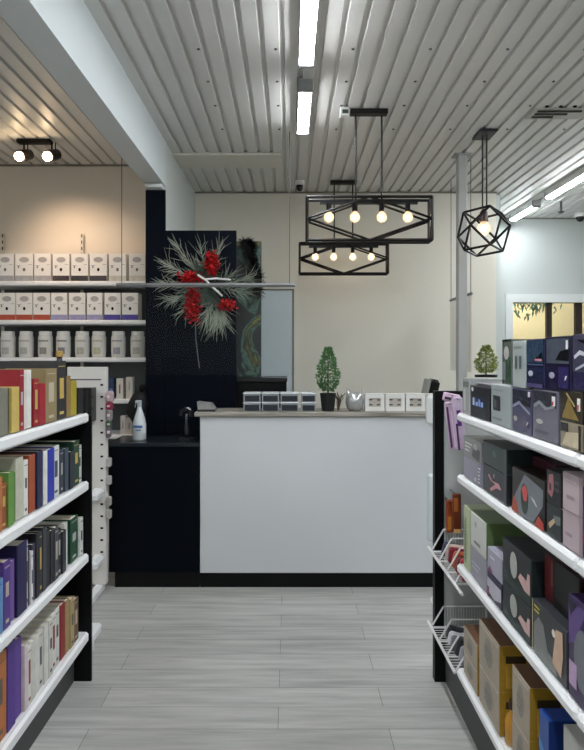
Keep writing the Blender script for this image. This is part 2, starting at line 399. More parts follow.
# hanging acrylic guards
def guard(p0, p1, label):
    p0 = Vector(p0); p1 = Vector(p1); d = (p1 - p0); L = d.length; u = d / L
    t = thing('hanging_sneeze_guard', ((p0 + p1) / 2 + Vector((0, 0, 1.36))), label, 'sneeze guard')
    nrm = Vector((u.y, -u.x, 0))
    g = MB(); a = p0 - nrm * .003; b = p1 - nrm * .003; c_ = p1 + nrm * .003; e = p0 + nrm * .003; Z = lambda v, z: (v.x, v.y, z)
    g.add([Z(a, 1.36), Z(b, 1.36), Z(c_, 1.36), Z(e, 1.36), Z(a, 1.965), Z(b, 1.965), Z(c_, 1.965), Z(e, 1.965)], [(0, 3, 2, 1), (4, 5, 6, 7), (0, 1, 5, 4), (1, 2, 6, 5), (2, 3, 7, 6), (3, 0, 4, 7)])
    g.build('clear_panel', ACR, t)
    g = MB(); g.tube(Z(p0, 1.965), Z(p1, 1.965), .014, n=4); g.build('top_rail', M('#7c7e80', .5), t)
    for f in (.03, .97):
        q = p0 + d * f; MB().tube(Z(q, 1.97), Z(q, H), .0028, n=5).build('wire', DGREY, t)
guard((-1.165, 4.05, 0), (.04, 4.05, 0), 'clear hanging acrylic guard with grey rail in front of the wreath')
guard((1.405, 4.62, 0), (1.405, 5.22, 0), 'clear hanging acrylic guard seen edge-on beside the grey post')

# ================================================================== COUNTER AREA
t = thing('white_service_counter', (.5, 3.98, 0), 'white fronted service counter with grey wood top and black plinth', 'counter')
MB().bbox(-.571, 1.6, 3.85, 4.12, .094, 1.10, .003).build('front_body', M('#cfd2d6', .3, var=.02, scale=2), t)
MB().box(-.571, 1.6, 3.86, 4.10, 0, .094).build('plinth', BLACK, t)
MB().bbox(-.605, 1.63, 3.825, 4.14, 1.10, 1.128, .004).build('countertop', wood_top(), t)
t = thing('dark_side_counter', (-.86, 4.02, 0), 'low dark navy counter left of the white counter', 'counter')
MB().box(-1.155, -.575, 3.85, 4.2, .10, .905).build('body', NAVY, t)
MB().box(-1.12, -.575, 3.86, 4.18, 0, .10).build('plinth', BLACK, t)
MB().bbox(-1.165, -.575, 3.84, 4.2, .905, .93, .003).build('countertop', M('#20262c', .22, var=.1), t)
# dark end cladding of the partition with a white cap
t = thing('column_cladding', (-.94, 4.235, 0), 'dark navy cladding on the column end below the white beam', 'cladding')
MB().box(-1.01, -.872, 4.225, 4.249, 0, 2.655).build('board', NAVY2, t)
g = MB(); g.bbox(-1.0, -.882, 4.15, 4.249, 2.655, 2.684, .006); g.build('cap_light', M('#d8dcdc', .3, var=.05), t)
o = MB().box(-.8715, -.372, 4.226, 4.262, 0, 2.37).build('dark_wall_panel', NAVY2); tag(o, 'tall dark navy panel behind the wreath', 'panel')
t = thing('dark_back_cabinet', (-.19, 4.52, 0), 'black cabinet behind the counter, its top edge under the painting', 'cabinet')
MB().box(-.52, -.018, 4.33, 4.7, .06, 1.30).build('body', BLACK, t); MB().box(-.52, -.03, 4.35, 4.68, 0, .06).build('plinth', BLACK, t); MB().bbox(-.525, -.012, 4.315, 4.71, 1.30, 1.328, .003).build('cabinet_top', M('#101216', .3), t)
t = thing('abstract_painting', (-.30, 4.5, 1.33), 'tall dark abstract painting with yellow green streaks standing on the black cabinet', 'painting')
g = MB(); T = Matrix.Translation((-.36, 4.46, 1.33)) @ Matrix.Rotation(-.05, 4, 'X')
g.box(-.09, .15, 0, .03, .0, 1.02, T); g.build('canvas', painting_mat(), t)
g = MB(); g.box(-.092, .152, .03, .045, 0, 1.02, T); g.build('stretcher_frame', M('#2c241c', .6), t)
# feather garland at the painting's top
def spray(mb, c, n, r0, r1, th, dirf, w=4):
    for i in range(n):
        d = dirf(); L = random.uniform(r0, r1); a = Vector(c) + d * r0 * .15; b = a + d * L + Vector((0, 0, -.12 * L)); m_ = (a + b) / 2 + Vector((0, 0, .04 * L))
        mb.tube(a, m_, th, th * .8, 3, False); mb.tube(m_, b, th * .8, th * .25, 3, False)
g = MB()
for k in range(26):
    f = k / 25; cx_, cz_ = -.335 + .09 * math.sin(f * PI * .5) + .02 * math.sin(f * 9), 2.32 - .36 * f * f
    spray(g, (cx_, 4.43, cz_), 60, .02, .07, .0026, lambda: Vector((random.gauss(0, 1), random.gauss(-.2, .35), random.gauss(-.1, 1))).normalized())
o = g.build('feather_garland', BLACK); tag(o, 'black feather garland draped over the top corner of the abstract painting', 'garland')

# wreath
wc = Vector((-.585, 4.235, 1.965))
t = thing('wreath', wc, 'spiky frosted pine wreath with red flowers and a white branch', 'wreath')
def branch(x, z, ang, Lb, nl, name, mat, n=60, th=.0019, ph=34):
    """a pine twig: a thin stalk with needles fanning forward along it"""
    g = MB(); a0 = math.radians(ang); p = Vector((x, 4.205, z)); d0 = Vector((math.cos(a0), -.12, math.sin(a0)))
    g.tube(p, p + d0 * Lb, .0035, .002, 4)
    for i in range(n):
        f = random.random() ** .8; q = p + d0 * Lb * f; a = a0 + math.radians(random.gauss(0, ph)); L = nl * random.uniform(.55, 1.15)
        d = Vector((math.cos(a), random.uniform(-.3, -.02), math.sin(a))); m_ = q + d * L * .55 + Vector((random.gauss(0, .004), 0, random.gauss(0, .004))); e = q + d * L + Vector((random.gauss(0, .012), 0, random.gauss(0, .012)))
        g.tube(q, m_, th, th, 3, False); g.tube(m_, e, th, th * .3, 3, False)
    g.build(name, mat, t)
PINE = M('#949a8c', .7, var=.3); PINED = M('#46544a', .7, var=.4); RED = M('#c00d16', .6, var=.4, scale=40)
for k in range(16): branch(wc.x + random.uniform(-.05, .05), wc.z + random.uniform(-.04, .05), k * 22.5 + random.uniform(-8, 8), .10, .11, 'pine_twig', PINED, 34, .0024)
for x_, z_, an, Lb, nl, n_ in ((-.60, 2.02, 128, .27, .13, 80), (-.62, 2.0, 152, .26, .13, 70), (-.58, 2.03, 100, .20, .12, 50), (-.55, 2.04, 72, .20, .13, 55), (-.62, 1.97, 176, .24, .12, 60), (-.62, 1.95, 200, .22, .13, 60), (-.60, 1.92, 222, .17, .12, 40),
    (-.50, 1.98, 12, .22, .13, 60), (-.50, 1.97, -12, .20, .12, 50), (-.50, 1.90, 268, .17, .16, 80), (-.50, 1.90, 285, .16, .16, 70), (-.51, 1.91, 246, .16, .16, 60), (-.53, 1.95, 38, .14, .12, 40)):
    branch(x_, z_, an, Lb, nl, 'frosted_twig', PINE, int(n_ * .65), ph=26)
def petals(cx, cz, rx, rz, n, name):
    g = MB(); n = int(n * .75)
    for i in range(n):
        a = random.uniform(0, 2 * PI); rr = random.random() ** .7 * random.uniform(.7, 1.25); p = Vector((cx + rx * rr * math.cos(a), 4.175 + random.uniform(-.03, .02), cz + rz * rr * math.sin(a)))
        R = Euler((random.uniform(-1, 1), random.uniform(-1, 1), random.uniform(0, 6))).to_matrix(); s = random.uniform(.012, .024)
        pts = [p + R @ Vector(v) * s for v in ((-1, 0, 0), (-.3, .45, .1), (1, 0, 0), (-.3, -.45, .1))]
        g.add(pts, [(0, 1, 2, 3)]); g.add([v + Vector((0, .002, 0)) for v in pts], [(3, 2, 1, 0)])
    g.build(name, RED, t)
petals(-.535, 2.13, .055, .09, 230, 'red_flower'); petals(-.69, 2.03, .09, .045, 180, 'red_flower'); petals(-.67, 1.84, .06, .13, 420, 'red_flower'); petals(-.43, 1.84, .065, .04, 170, 'red_flower')
g = MB(); wy = 4.135
for pts, r in ((((-.63, wy, 2.045), (-.575, wy, 2.01), (-.52, wy, 1.955), (-.46, wy, 1.90)), .0075), (((-.575, wy, 2.015), (-.50, wy, 2.02), (-.40, wy, 2.01)), .007), (((-.52, wy, 1.955), (-.50, wy, 1.93), (-.485, wy, 1.935)), .005)): g.path(pts, r)
g.build('white_branch', M('#dedede', .5, var=.03), t)
g = MB(); g.path([(-.66, 4.21, 1.8), (-.655, 4.22, 1.6), (-.63, 4.22, 1.40)], .004); g.build('hanging_ribbon', M('#5a5f62', .5), t)

# wall shelving on the left
yb, yf = 4.755, 4.46
ZS = [2.043, 1.753, 1.474, 1.165, .90]
t = thing('wall_shelving', (-2.1, 4.62, .6), 'white wall shelves on slotted rails at the left, stacked with white boxes', 'shelving')
for z in ZS:
    g = MB(); g.bbox(-3.2, -1.06, yf, yb - .012, z - .034, z, .008); g.build('shelf', SHELFW, t)
MB().box(-3.2, -1.03, yb - .011, yb, .5, 2.02).build('back_panel', M('#4c5052', .6), t)  # grey panel with the shade under the shelves mixed into its colour
for xx in (-2.26, PX(82, 4.74), -3.1):
    g = MB(); g.box(xx - .012, xx + .012, yb - .02, yb - .0115, .5, 2.45)
    g.build('standard', M('#c9c4ba', .4), t)
    g = MB()
    for k in range(7): g.box(xx - .004, xx + .004, yb - .0215, yb - .02, 2.12 + k * .05, 2.145 + k * .05)
    tag(g.build('rail_slots', BLACK, t), kind='stuff')
# boxes on the shelves
BW = M('#e6e1dc', .5, var=.03); TX = M('#55504e', .5)
def carton(x0, x1, zb, h, band, label, group, dots=False):
    y0 = 4.475
    g = MB().m(BW).box(x0, x1, y0, y0 + .12, zb, zb + h)
    w_ = x1 - x0; cx = (x0 + x1) / 2; e = y0 - .0008
    g.m(M('#a8a29e', .5)); n = 14; g.poly([(cx + .28 * w_ * math.cos(2 * PI * k / n), e, zb + h * .78 + .1 * h * math.sin(2 * PI * k / n)) for k in range(n)][::1])
    g.m(TX); g.box(x0 + w_ * .08, x0 + w_ * .3, e, y0, zb + h * .56, zb + h * .575); g.box(x0 + w_ * .75, x1 - w_ * .05, e, y0, zb + h * .60, zb + h * .61)
    g.box(x0 + w_ * .14, x0 + w_ * .22, e, y0, zb + h * .48, zb + h * .54)
    g.m(BLACK if dots else M('#6d6462', .5)); g.poly([(cx + .08 * w_ * math.cos(2 * PI * k / 10), e, zb + h * .42 + .065 * h * math.sin(2 * PI * k / 10)) for k in range(10)])
    g.m(M(band, .5, var=.3, scale=60)); g.box(x0, x1, e - .0003, y0, zb + .001, zb + h * .2)
    o = g.build('product_box', None); tag(o, label, 'box', group)
r1 = [(-3.3, 13.5), (15.3, 32.9), (34.3, 50.7), (52.8, 69.2), (71.3, 88), (89.8, 106.8), (109, 126), (129, 145)]
pos = ['leftmost', 'second from left', 'third from left', 'fourth from left', 'fifth from left', 'sixth from left', 'seventh from left', 'rightmost']
b1 = ['#a8a4a6'] * 3 + ['#3a3234', '#2c2828', '#3a3638'] + ['#c9c2b4'] * 2
n1 = ['grey'] * 3 + ['black'] * 3 + ['pale beige'] * 2
for i, (a, b) in enumerate(r1): carton(PX(a, 4.475), PX(b, 4.475), ZS[0] + .0002, .205, b1[i], 'white carton with %s base band, %s on the top wall shelf' % (n1[i], pos[i]), 'cartons on the top wall shelf', 2 < i < 6)
r2 = [(-1.5, 15.2), (16.2, 32.3), (33.3, 50), (51.3, 67), (69, 85), (87, 102), (104.5, 120.5), (122, 138)]
b2 = ['#b0492f'] * 3 + ['#9a93b8'] * 3 + ['#4a3a96'] * 2; n2 = ['orange red'] * 3 + ['pale lilac'] * 3 + ['purple'] * 2
for i, (a, b) in enumerate(r2): carton(PX(a, 4.475), PX(b, 4.475), ZS[1] + .0002, .203, b2[i], 'white carton with %s base band, %s on the second wall shelf' % (n2[i], pos[i]), 'cartons on the second wall shelf', i in (0, 1, 2, 6, 7))
for i, cxp in enumerate((8.2, 26.4, 45.5, 63.6, 82.4, 99, 118.5, 137.8)):
    cx = PX(cxp, 4.53); cy = 4.53; zb = ZS[2] + .0002
    t = thing('white_canister', (cx, cy, zb), 'white canister with grey label, %s on the third wall shelf' % pos[i], 'canister', 'canisters on the third wall shelf')
    g = MB().m(M('#cfcdc8', .4, var=.03)); g.lathe([(.044, 0), (.05, .006), (.053, .05), (.053, .15), (.047, .168)], (cx, cy, zb), 20)
    MB().lathe([(.046, .168), (.047, .172), (.047, .192), (.042, .197)], (cx, cy, zb), 20).build('lid', M('#dedcd8', .35, var=.03), t)
    g.m(M(['#a8a5a0', '#a8a5a0', '#8c8880', '#7c7a78', '#aaa698', '#b0ae90', '#94909c', '#a8a5a0'][i], .5, var=.5, scale=120))
    for z0_, z1_, a_ in ((.025, .075, .5), (.118, .130, .75)):
        m_ = 9; vs = []
        for k in range(m_): th = -PI / 2 + (k / (m_ - 1) - .5) * 2 * a_; vs += [(cx + .0537 * math.cos(th), cy + .0537 * math.sin(th), zb + z0_), (cx + .0537 * math.cos(th), cy + .0537 * math.sin(th), zb + z1_)]
        g.add(vs, [(2 * k, 2 * k + 2, 2 * k + 3, 2 * k + 1) for k in range(m_ - 1)])
    g.build('body', None, t)
# small things on the two lower shelves
def simple_box(x0, x1, y0, y1, z0, z1, mat, label, name='product_box', cat='box', deco=None, group=None):
    g = MB().m(mat).box(x0, x1, y0, y1, z0, z1)
    if deco:
        for u0, u1, v0, v1, m_ in deco: g.m(m_).box(x0 + (x1 - x0) * u0, x0 + (x1 - x0) * u1, y0 - .0008, y0, z0 + (z1 - z0) * v0, z0 + (z1 - z0) * v1)
    return tag(g.build(name, None), label, cat, group)
D = 4.5
simple_box(PX(108.5, D), PX(113.5, D), D, D + .06, 1.1655, PZ(378, D), M('#22365e', .5), 'narrow dark blue box on the lower wall shelf', deco=[(.2, .8, .3, .5, M('#5a7aa8', .5))])
simple_box(PX(116.5, D), PX(123, D), D, D + .06, 1.1655, PZ(378.5, D), M('#c9c1b9', .5), 'slim white box next to the dark blue one on the lower wall shelf', deco=[(.4, .6, .25, .7, TX)])
simple_box(PX(126, D), PX(132.5, D), D, D + .06, 1.1655, PZ(377, D), M('#cdc6be', .5), 'slim white box nearest the dark column on the lower wall shelf', deco=[(.4, .6, .4, .8, GREY)])
simple_box(PX(120.5, D), PX(125.5, D), D, D + .06, .9005, PZ(416, D), M('#cfc6bd', .5), 'cream box on the bottom wall shelf, left one', deco=[(.3, .6, .3, .7, GREY)])
simple_box(PX(126, D), PX(132, D), D, D + .06, .9005, PZ(418, D), M('#c9bfb6', .5), 'cream box on the bottom wall shelf, right beside the spray bottle', deco=[(.3, .7, .3, .7, GREY)])

# spray bottle
D = 3.98; sx = PX(139.5, D); zb = .9305
t = thing('spray_bottle', (sx, D, zb), 'white spray bottle with blue print on the dark side counter', 'bottle')
MB().lathe([(.040, 0), (.044, .006), (.044, .10), (.038, .135), (.016, .205), (.013, .22)], (sx, D, zb), 20).build('body', M('#cfd6da', .35, var=.03), t, smooth=True)
g = MB(); g.lathe([(.015, .22), (.015, .24), (.008, .245)], (sx, D, zb), 12).bbox(sx - .028, sx + .014, D - .01, D + .01, zb + .243, zb + .262, .004).tube((sx - .024, D, zb + .243), (sx - .03, D, zb + .215), .003); g.build('trigger_nozzle', M('#b8c2ca', .4), t)
g = MB(); g.box(sx - .03, sx + .03, D - .0455, D - .044, zb + .085, zb + .10).box(sx - .015, sx + .02, D - .0455, D - .044, zb + .066, zb + .072); g.build('blue_print', M('#3b62a8', .5, var=.3, scale=80), t)
# black bag hanging by the column
D = 4.20
def pxp(x, y, D_): return Vector((PX(x, D_), D_, PZ(y, D_)))
t = thing('black_hood_bag', pxp(136, 425, D), 'black cloth bag hanging beside the dark column behind the spray bottle', 'bag')
g = MB(); out = [(146, 391), (140, 391), (133, 394), (128.5, 402), (126, 412), (129, 417), (133, 423), (137, 421), (141, 412), (147, 413), (148.5, 404)]
vs = [pxp(x, y, D) for x, y in out]; cc = sum(vs, Vector()) / len(vs)
ring = []; n = len(vs)
for k, (s_, dy) in enumerate(((1, 0), (.85, -.045), (.5, -.07))): ring += [cc + (v - cc) * s_ + Vector((0, dy, 0)) for v in vs]
g.add(ring, [(k * n + i, (k + 1) * n + i, (k + 1) * n + (i + 1) % n, k * n + (i + 1) % n) for k in range(2) for i in range(n)] + [tuple(range(n)), tuple(2 * n + i for i in range(n))[::-1]])
g.build('bag_body', M('#0f1218', .7, var=.3), t, smooth=True)
g = MB(); a = pxp(142, 388, D); g.ball(a, .022, 10, 1.4).tube(a, pxp(142, 396, D), .012); g.build('bag_knob', BLACK, t)
# chrome stand on side counter
D = 4.02; sx = PX(186.5, D); zb = .9305
t = thing('headset_stand', (sx, D, zb), 'small dark metal stand with rounded head left of the white counter', 'stand')
MB().lathe([(.055, 0), (.055, .008), (.02, .014)], (sx, D, zb), 20).build('base', M('#3b3f45', .3, metal=.6), t)
MB().lathe([(.012, .012), (.016, .05), (.010, .12), (.012, .17)], (sx, D, zb), 12).build('stem', M('#4c5258', .25, metal=.7), t, smooth=True)
g = MB(); g.path([(sx - .035, D, zb + .155), (sx - .03, D, zb + .19), (sx, D, zb + .205), (sx + .028, D, zb + .19), (sx + .03, D, zb + .15)], .014); g.build('head', M('#17191e', .3), t)

# items on the white counter top
ZC = 1.1283; D = 3.93
x0, x1 = PX(198, D), PX(217, D)
t = thing('card_terminal', ((x0 + x1) / 2, D, ZC), 'grey card payment terminal at the left end of the white counter', 'card terminal')
g = MB(); g.add([(x0 + .01, D - .06, ZC), (x1, D - .06, ZC), (x1, D + .06, ZC), (x0 + .01, D + .06, ZC), (x0, D - .05, ZC + .062), (x1 - .035, D - .05, ZC + .05), (x1 - .035, D + .05, ZC + .05), (x0, D + .05, ZC + .062), ], [(0, 3, 2, 1), (4, 5, 6, 7), (0, 1, 5, 4), (1, 2, 6, 5), (2, 3, 7, 6), (3, 0, 4, 7)])
g.build('body', M('#7d7d7b', .5, var=.1), t)
MB().box(x0 + .005, x1 - .005, D - .065, D + .065, ZC, ZC + .014).build('base', M('#25272a', .5), t)
MB().box(x0 + .02, x1 - .05, D - .0515, D - .05, ZC + .030, ZC + .045).build('screen', M('#b9bab8', .3), t)
CL = M('#9fa6ae', .25, var=.08); LID = M('#c9ccd0', .25, var=.03); CONT = M('#1a2028', .5, var=.4, scale=30)
st = [(243.5, 261.2), (261.8, 279.6), (280.2, 298.8), (300.8, 316)]; sn = ['leftmost', 'second', 'third', 'rightmost']
for i, (a, b) in enumerate(st):
    for lv in (0, 1):
        x0, x1 = PX(a, D), PX(b, D); zb = ZC + lv * .0605
        t = thing('storage_tub', ((x0 + x1) / 2, D + .02, zb), 'clear plastic tub of dark small goods, %s of the %s stack on the counter' % ('upper' if lv else 'lower', sn[i]), 'tub', 'clear tubs on the counter')
        MB().bbox(x0 + .003, x1 - .003, D - .045, D + .08, zb, zb + .05, .005).build('tub', CL, t)
        MB().bbox(x0, x1, D - .05, D + .085, zb + .05, zb + .06, .003).build('lid', LID, t)
        g = MB(); w_ = (x1 - x0 - .02)
        g.bbox(x0 + .01, x1 - .01, D - .048, D - .04, zb + .005, zb + .046 - .006 * random.random(), .003); g.build('contents', CONT, t)
# potted spruce
def spruce(x, y, zb, hpot, rpot, ztop, rad, label, green, n=700, flat=1.0):
    t = thing('potted_shrub', (x, y, zb), label, 'plant')
    MB().lathe([(rpot * .72, 0), (rpot * .78, .004), (rpot, hpot * .92), (rpot * 1.04, hpot), (rpot * .9, hpot), (rpot * .85, hpot * .9)], (x, y, zb), 18).build('pot', M('#0d0e10', .5), t)
    MB().tube((x, y, zb + hpot * .85), (x, y, ztop - .03), .006, .002).build('stem', M('#4a3c2a', .8), t)
    g = MB(); z0_ = zb + hpot + .01; Hh = ztop - z0_
    for i in range(n):
        f = random.random() ** 1.1; z = z0_ + f * Hh * .95; rr = rad * (math.sin(min(1, (f + .12) * 1.9) * PI / 2)) * (1 - f ** 1.8 * .85) * random.uniform(.35, 1) ** .6
        a = random.uniform(0, 2 * PI); c_ = Vector((x + rr * math.cos(a), y + rr * math.sin(a), z)); d = Vector((math.cos(a), math.sin(a), random.uniform(.4, 1.6))).normalized()
        for k in range(4):
            dd = (d + Vector((random.gauss(0, .5), random.gauss(0, .5), random.gauss(0, .4)))).normalized() * random.uniform(.009, .026); sd = dd.orthogonal().normalized() * .0028
            g.add([c_ - sd, c_ + dd * .5 + sd, c_ + dd, c_ + dd * .5 - sd * 1.3], [(0, 1, 2, 3)])
    g.build('foliage', M(green, .6, var=.45, scale=50), t)
spruce(PX(328, D), D, ZC, .115, .052, PZ(346, D), .088, 'small cone shaped green potted shrub on the counter centre', '#4d7a46')
spruce(PX(486, 3.95), 3.95, ZC, .235, .07, PZ(345, 3.95), .085, 'yellow-green potted shrub showing above the boxed goods at the right', '#7f8a3c', 500)
# silver cat-eared ornament + dried stems
t = thing('glass_ornament', (PX(354.5, D), D, ZC), 'round silvery glass ornament with two small ears right of the shrub', 'ornament')
ox = PX(354.5, D)
MB().lathe([(.035, 0), (.052, .02), (.06, .055), (.055, .09), (.035, .115), (.02, .12)], (ox, D, ZC), 20).build('body', M('#b9bcbd', .15, metal=.6, var=.35, scale=40), t, smooth=True)
for s in (-1, 1): MB().tube((ox + s * .038, D, ZC + .095), (ox + s * .047, D, ZC + .15), .017, .002, 8).build('ear', M('#c3c5c6', .15, metal=.6, var=.3, scale=40), t)
g = MB()
for i in range(16): a = Vector((PX(338.5, D) + random.uniform(-.004, .004), D + .02, ZC)); g.path([a, a + Vector((random.uniform(-.01, .02), random.uniform(-.02, .02), .06)), a + Vector((random.uniform(-.03, .05), random.uniform(-.03, .03), random.uniform(.08, .125)))], .0022, 4)
tag(g.build('dried_twigs', M('#5c4c40', .8)), 'bunch of thin brown dried twigs between the shrub and the silver ornament', 'twigs')
fr = [(365.3, 384.5), (385.6, 405), (406, 425.4), (426.4, 443)]; fnm = ['leftmost', 'second from left', 'third from left', 'rightmost half-hidden one']
for i, (a, b) in enumerate(fr):
    x0, x1 = PX(a, 3.9), PX(b, 3.9); z1 = ZC + .112
    t = thing('gift_box', ((x0 + x1) / 2, 3.93, ZC), 'white square gift box with picture window, %s of the counter row' % fnm[i], 'box', 'white boxes on the counter')
    g = MB(); y0 = 3.9; w_ = x1 - x0
    g.box(x0, x1, y0 + .012, y0 + .08, ZC, z1)
    for bx in ((x0, x0 + .024, ZC, z1), (x1 - .024, x1, ZC, z1), (x0 + .024, x1 - .024, ZC, ZC + .028), (x0 + .024, x1 - .024, z1 - .028, z1)): g.box(bx[0], bx[1], y0, y0 + .012, bx[2], bx[3])
    g.build('box_body', M('#dcdbd8', .5, var=.02), t)
    g = MB().m(M('#b4aca4', .4, var=.3, scale=50)); wx, wX, wz, wZ = x0 + .0245, x1 - .0245, ZC + .0285, z1 - .0285; g.box(wx, wX, y0 + .009, y0 + .0118, wz, wZ)
    g.m(M('#4a4644', .5))
    for cx_, cz_ in ((wx + .012, wZ - .01), (wX - .012, wZ - .012), (wx + .012, wz + .012), (wX - .014, wz + .012)): g.box(cx_ - .011, cx_ + .011, y0 + .0075, y0 + .0089, cz_ - .004, cz_ + .005)
    g.build('window_picture', None, t)
# tablet stand + dispenser by the gondola end
D = 3.6
t = thing('hand_sanitizer_stand', (PX(434, D), D, 0), 'white hand sanitizer stand mostly hidden behind the black shelf end', 'dispenser stand')
sx = PX(434, D)
MB().bbox(sx - .045, sx + .045, D - .04, D + .04, PZ(425, D), PZ(395, D), .018).build('dispenser', M('#dde0e0', .3, var=.02), t)
MB().bbox(sx - .04, sx + .03, D - .02, D + .03, PZ(541, D), PZ(474, D), .012).build('refill_bottle', M('#d5dcdf', .3, var=.03), t)
MB().tube((sx + .02, D + .01, .02), (sx + .02, D + .01, PZ(400, D)), .015).build('pole', WHITE, t)
MB().lathe([(.14, 0), (.14, .012), (.03, .02)], (sx + .12, D, 0), 24).build('base', WHITE, t)
D = 3.84; t = thing('tablet_display', (PX(436, D), D, ZC), 'black tablet display with grey edge tilted above the white counter end', 'tablet')
T = Matrix.Translation((PX(429, D), D + .14, ZC)) @ Matrix.Rotation(.22, 4, 'Y')
MB().bbox(-.0, .014, .03, .20, .10, .21, .006, T).build('rear_shell', M('#8b8d88', .4), t)
MB().bbox(.016, .075, .02, .21, .09, .215, .02, T).build('screen_housing', BLACK, t)
MB().bbox(.03, .06, .09, .14, .0, .12, .006, T).build('stand', BLACK, t)

# left: white display rack seen at the gondola's far end
t = thing('white_display_rack', (-1.27, 3.77, 0), 'tall white slotted display rack beyond the left bookshelf end', 'rack')
RX0, RX1, RD = PX(67, 3.77), PX(106, 3.77), 3.77
MB().bbox(RX0, RX1, RD, RD + .05, .05, PZ(367, RD), .004).build('slotted_panel', M('#dad6d2', .45, var=.03), t)
g = MB()
z = .25
while z < 1.36:
    g.box(RX1 - .035, RX1 - .018, RD - .0015, RD, z, z + .012); z += .075
tag(g.build('panel_slots', BLACK, t), kind='stuff')
MB().box(RX0 + .02, RX1 - .03, RD - .0015, RD, 1.335, 1.343).build('panel_groove', M('#55504c', .5), t)
MB().bbox(RX1 - .07, RX1 - .02, RD - .25, RD + .05, 0, .05, .008).build('foot', SHELFW, t)
for zz in (PZ(492, RD), PZ(558, RD)): MB().bbox(RX1 - .08, RX1 - .008, RD - .16, RD - .001, zz - .035, zz + .03, .02).build('shelf_end', SHELFW, t)
# pouches hanging off the rack's right side
pc = ['#b9a0a6', '#8f2b45', '#8a7f84', '#3f5a40', '#6c5f66']
for k, (ya, yc) in enumerate(((391, 402), (402, 410), (409, 421), (420, 428), (426, 438))):
    z1, z0_ = PZ(ya, RD), PZ(yc, RD)
    g = MB().m(M(pc[k], .35, var=.3, scale=40)); g.bbox(RX1 + .001, RX1 + .045 - .004 * k, RD - .02, RD + .03, z0_, z1, .01)
    g.m(M('#d6d0d0', .4)).box(RX1 + .012, RX1 + .03, RD - .021, RD - .02, z0_ + .4 * (z1 - z0_), z0_ + .62 * (z1 - z0_))
    tag(g.build('product_pouch', None), '%s pouch %s on the right edge of the white slotted rack' % (['pale pink', 'dark red', 'grey', 'green', 'mauve'][k], ['hanging topmost', 'hanging second', 'hanging in the middle', 'hanging fourth', 'hanging lowest']
        [k]), 'pouch', 'pouches on the white rack')
for k, yy in enumerate((458, 476, 497, 510)):
    o = MB().bbox(RX1 + .0, RX1 + .03, RD - .01, RD + .03, PZ(yy + 9, RD), PZ(yy, RD), .006).build('card_pack', M('#b5b2ae', .4, var=.2), None)
    tag(o, 'small pale card pack, %s of the column below the pouches' % ['topmost', 'second', 'third', 'lowest'][k], 'pack', 'packs on the white rack')
simple_box(PX(79, 3.68), PX(91.5, 3.68), 3.68, 3.769, PZ(422, 3.68), PZ(388, 3.68), M('#0a0b10', .25), 'glossy black box with pink base strip on the white rack', deco=[(.3, 1, 0, .10, M('#c0507e', .4)), (.62, .66, .2, .95, M('#3a3c44', .3))])
simple_box(PX(-3, 4.5), PX(20.5, 4.5), 4.5, 4.6, 1.1655, PZ(361, 4.5), BLACK, 'black box with white label under the third wall shelf, left one', deco=[(.35, .9, .86, .95, WHITE)])
simple_box(PX(22, 4.5), PX(45, 4.5), 4.5, 4.6, 1.1655, PZ(361, 4.5), BLACK, 'black box with white label under the third wall shelf, right one', deco=[(.35, .8, .86, .95, WHITE)])
# ================================================================== GONDOLAS
def gondola(side, XL, XB, xend, D1, D0, lips, kickx, label, ztop):
    """side -1 left / +1 right.  XL lip plane, XB back panel, shelves run from depth D0 to D1"""
    s = side; t = thing('gondola_shelving', ((XL + XB) / 2, (D0 + D1) / 2, 0), label, 'shelving')
    lo, hi = (min, max)
    for z0_, z1_ in lips:
        cuts = [D0, D0 + (D1 - D0) * .5, D1] if True else None
        for a, b in zip(cuts[:-1], cuts[1:]):
            g = MB(); g.bbox(lo(XL, XL + s * .022), hi(XL, XL + s * .022), a + .001, b - .001, z0_, z1_, .009)
            g.box(lo(XL + s * .018, XB), hi(XL + s * .018, XB), a + .001, b - .001, z1_ - .022, z1_ - .004)
            g.build('shelf', SHELFW, t)
    MB().box(lo(kickx, kickx + s * .02), hi(kickx, kickx + s * .02), D0, xend, 0, lips[-1][0]).build('kick_plate', DGREY, t)
    MB().box(lo(XB, XB + s * .02), hi(XB, XB + s * .02), D0, xend, 0, ztop).build('back_panel', M('#8f918f', .6), t)
    return t
gl = gondola(-1, -.915, -1.35, 2.75, 2.748, .4, [(1.187, 1.231), (.875, .92), (.545, .59), (.185, .232)], -.985, 'left black and white bookshelf gondola filled with books', 1.33)
MB().box(-1.40, -.907, 2.75, 2.765, 0, 1.22).build('end_panel', BLACK, gl)
g = MB(); g.bbox(-1.35, -.96, 2.768, 3.08, .075, .125, .01).box(-1.33, -.99, 2.768, 3.05, 0, .075); g.build('end_shelf', SHELFW, gl)
gr = gondola(1, .65, 1.10, 2.744, 2.33, .4, [(1.240, 1.273), (1.0, 1.035), (.655, .69), (.25, .285)], .716, 'right gondola shelving of boxed goods with black end frame', 1.33)
ex0, ex1 = .667, 1.14
MB().box(ex0, ex0 + .042, 2.744, 2.784, 0, 1.33).build('end_upright', BLACK, gr)
MB().box(ex0 + .042, ex1, 2.744, 2.784, 0, .20).build('end_base', BLACK, gr)
MB().box(ex0 + .042, ex1, 2.744, 2.784, 1.30, 1.33).build('end_top_bar', BLACK, gr)
MB().box(ex0 + .042, ex1, 2.756, 2.77, .20, 1.30).build('end_infill', M('#b4b7b6', .6, var=.04), gr)

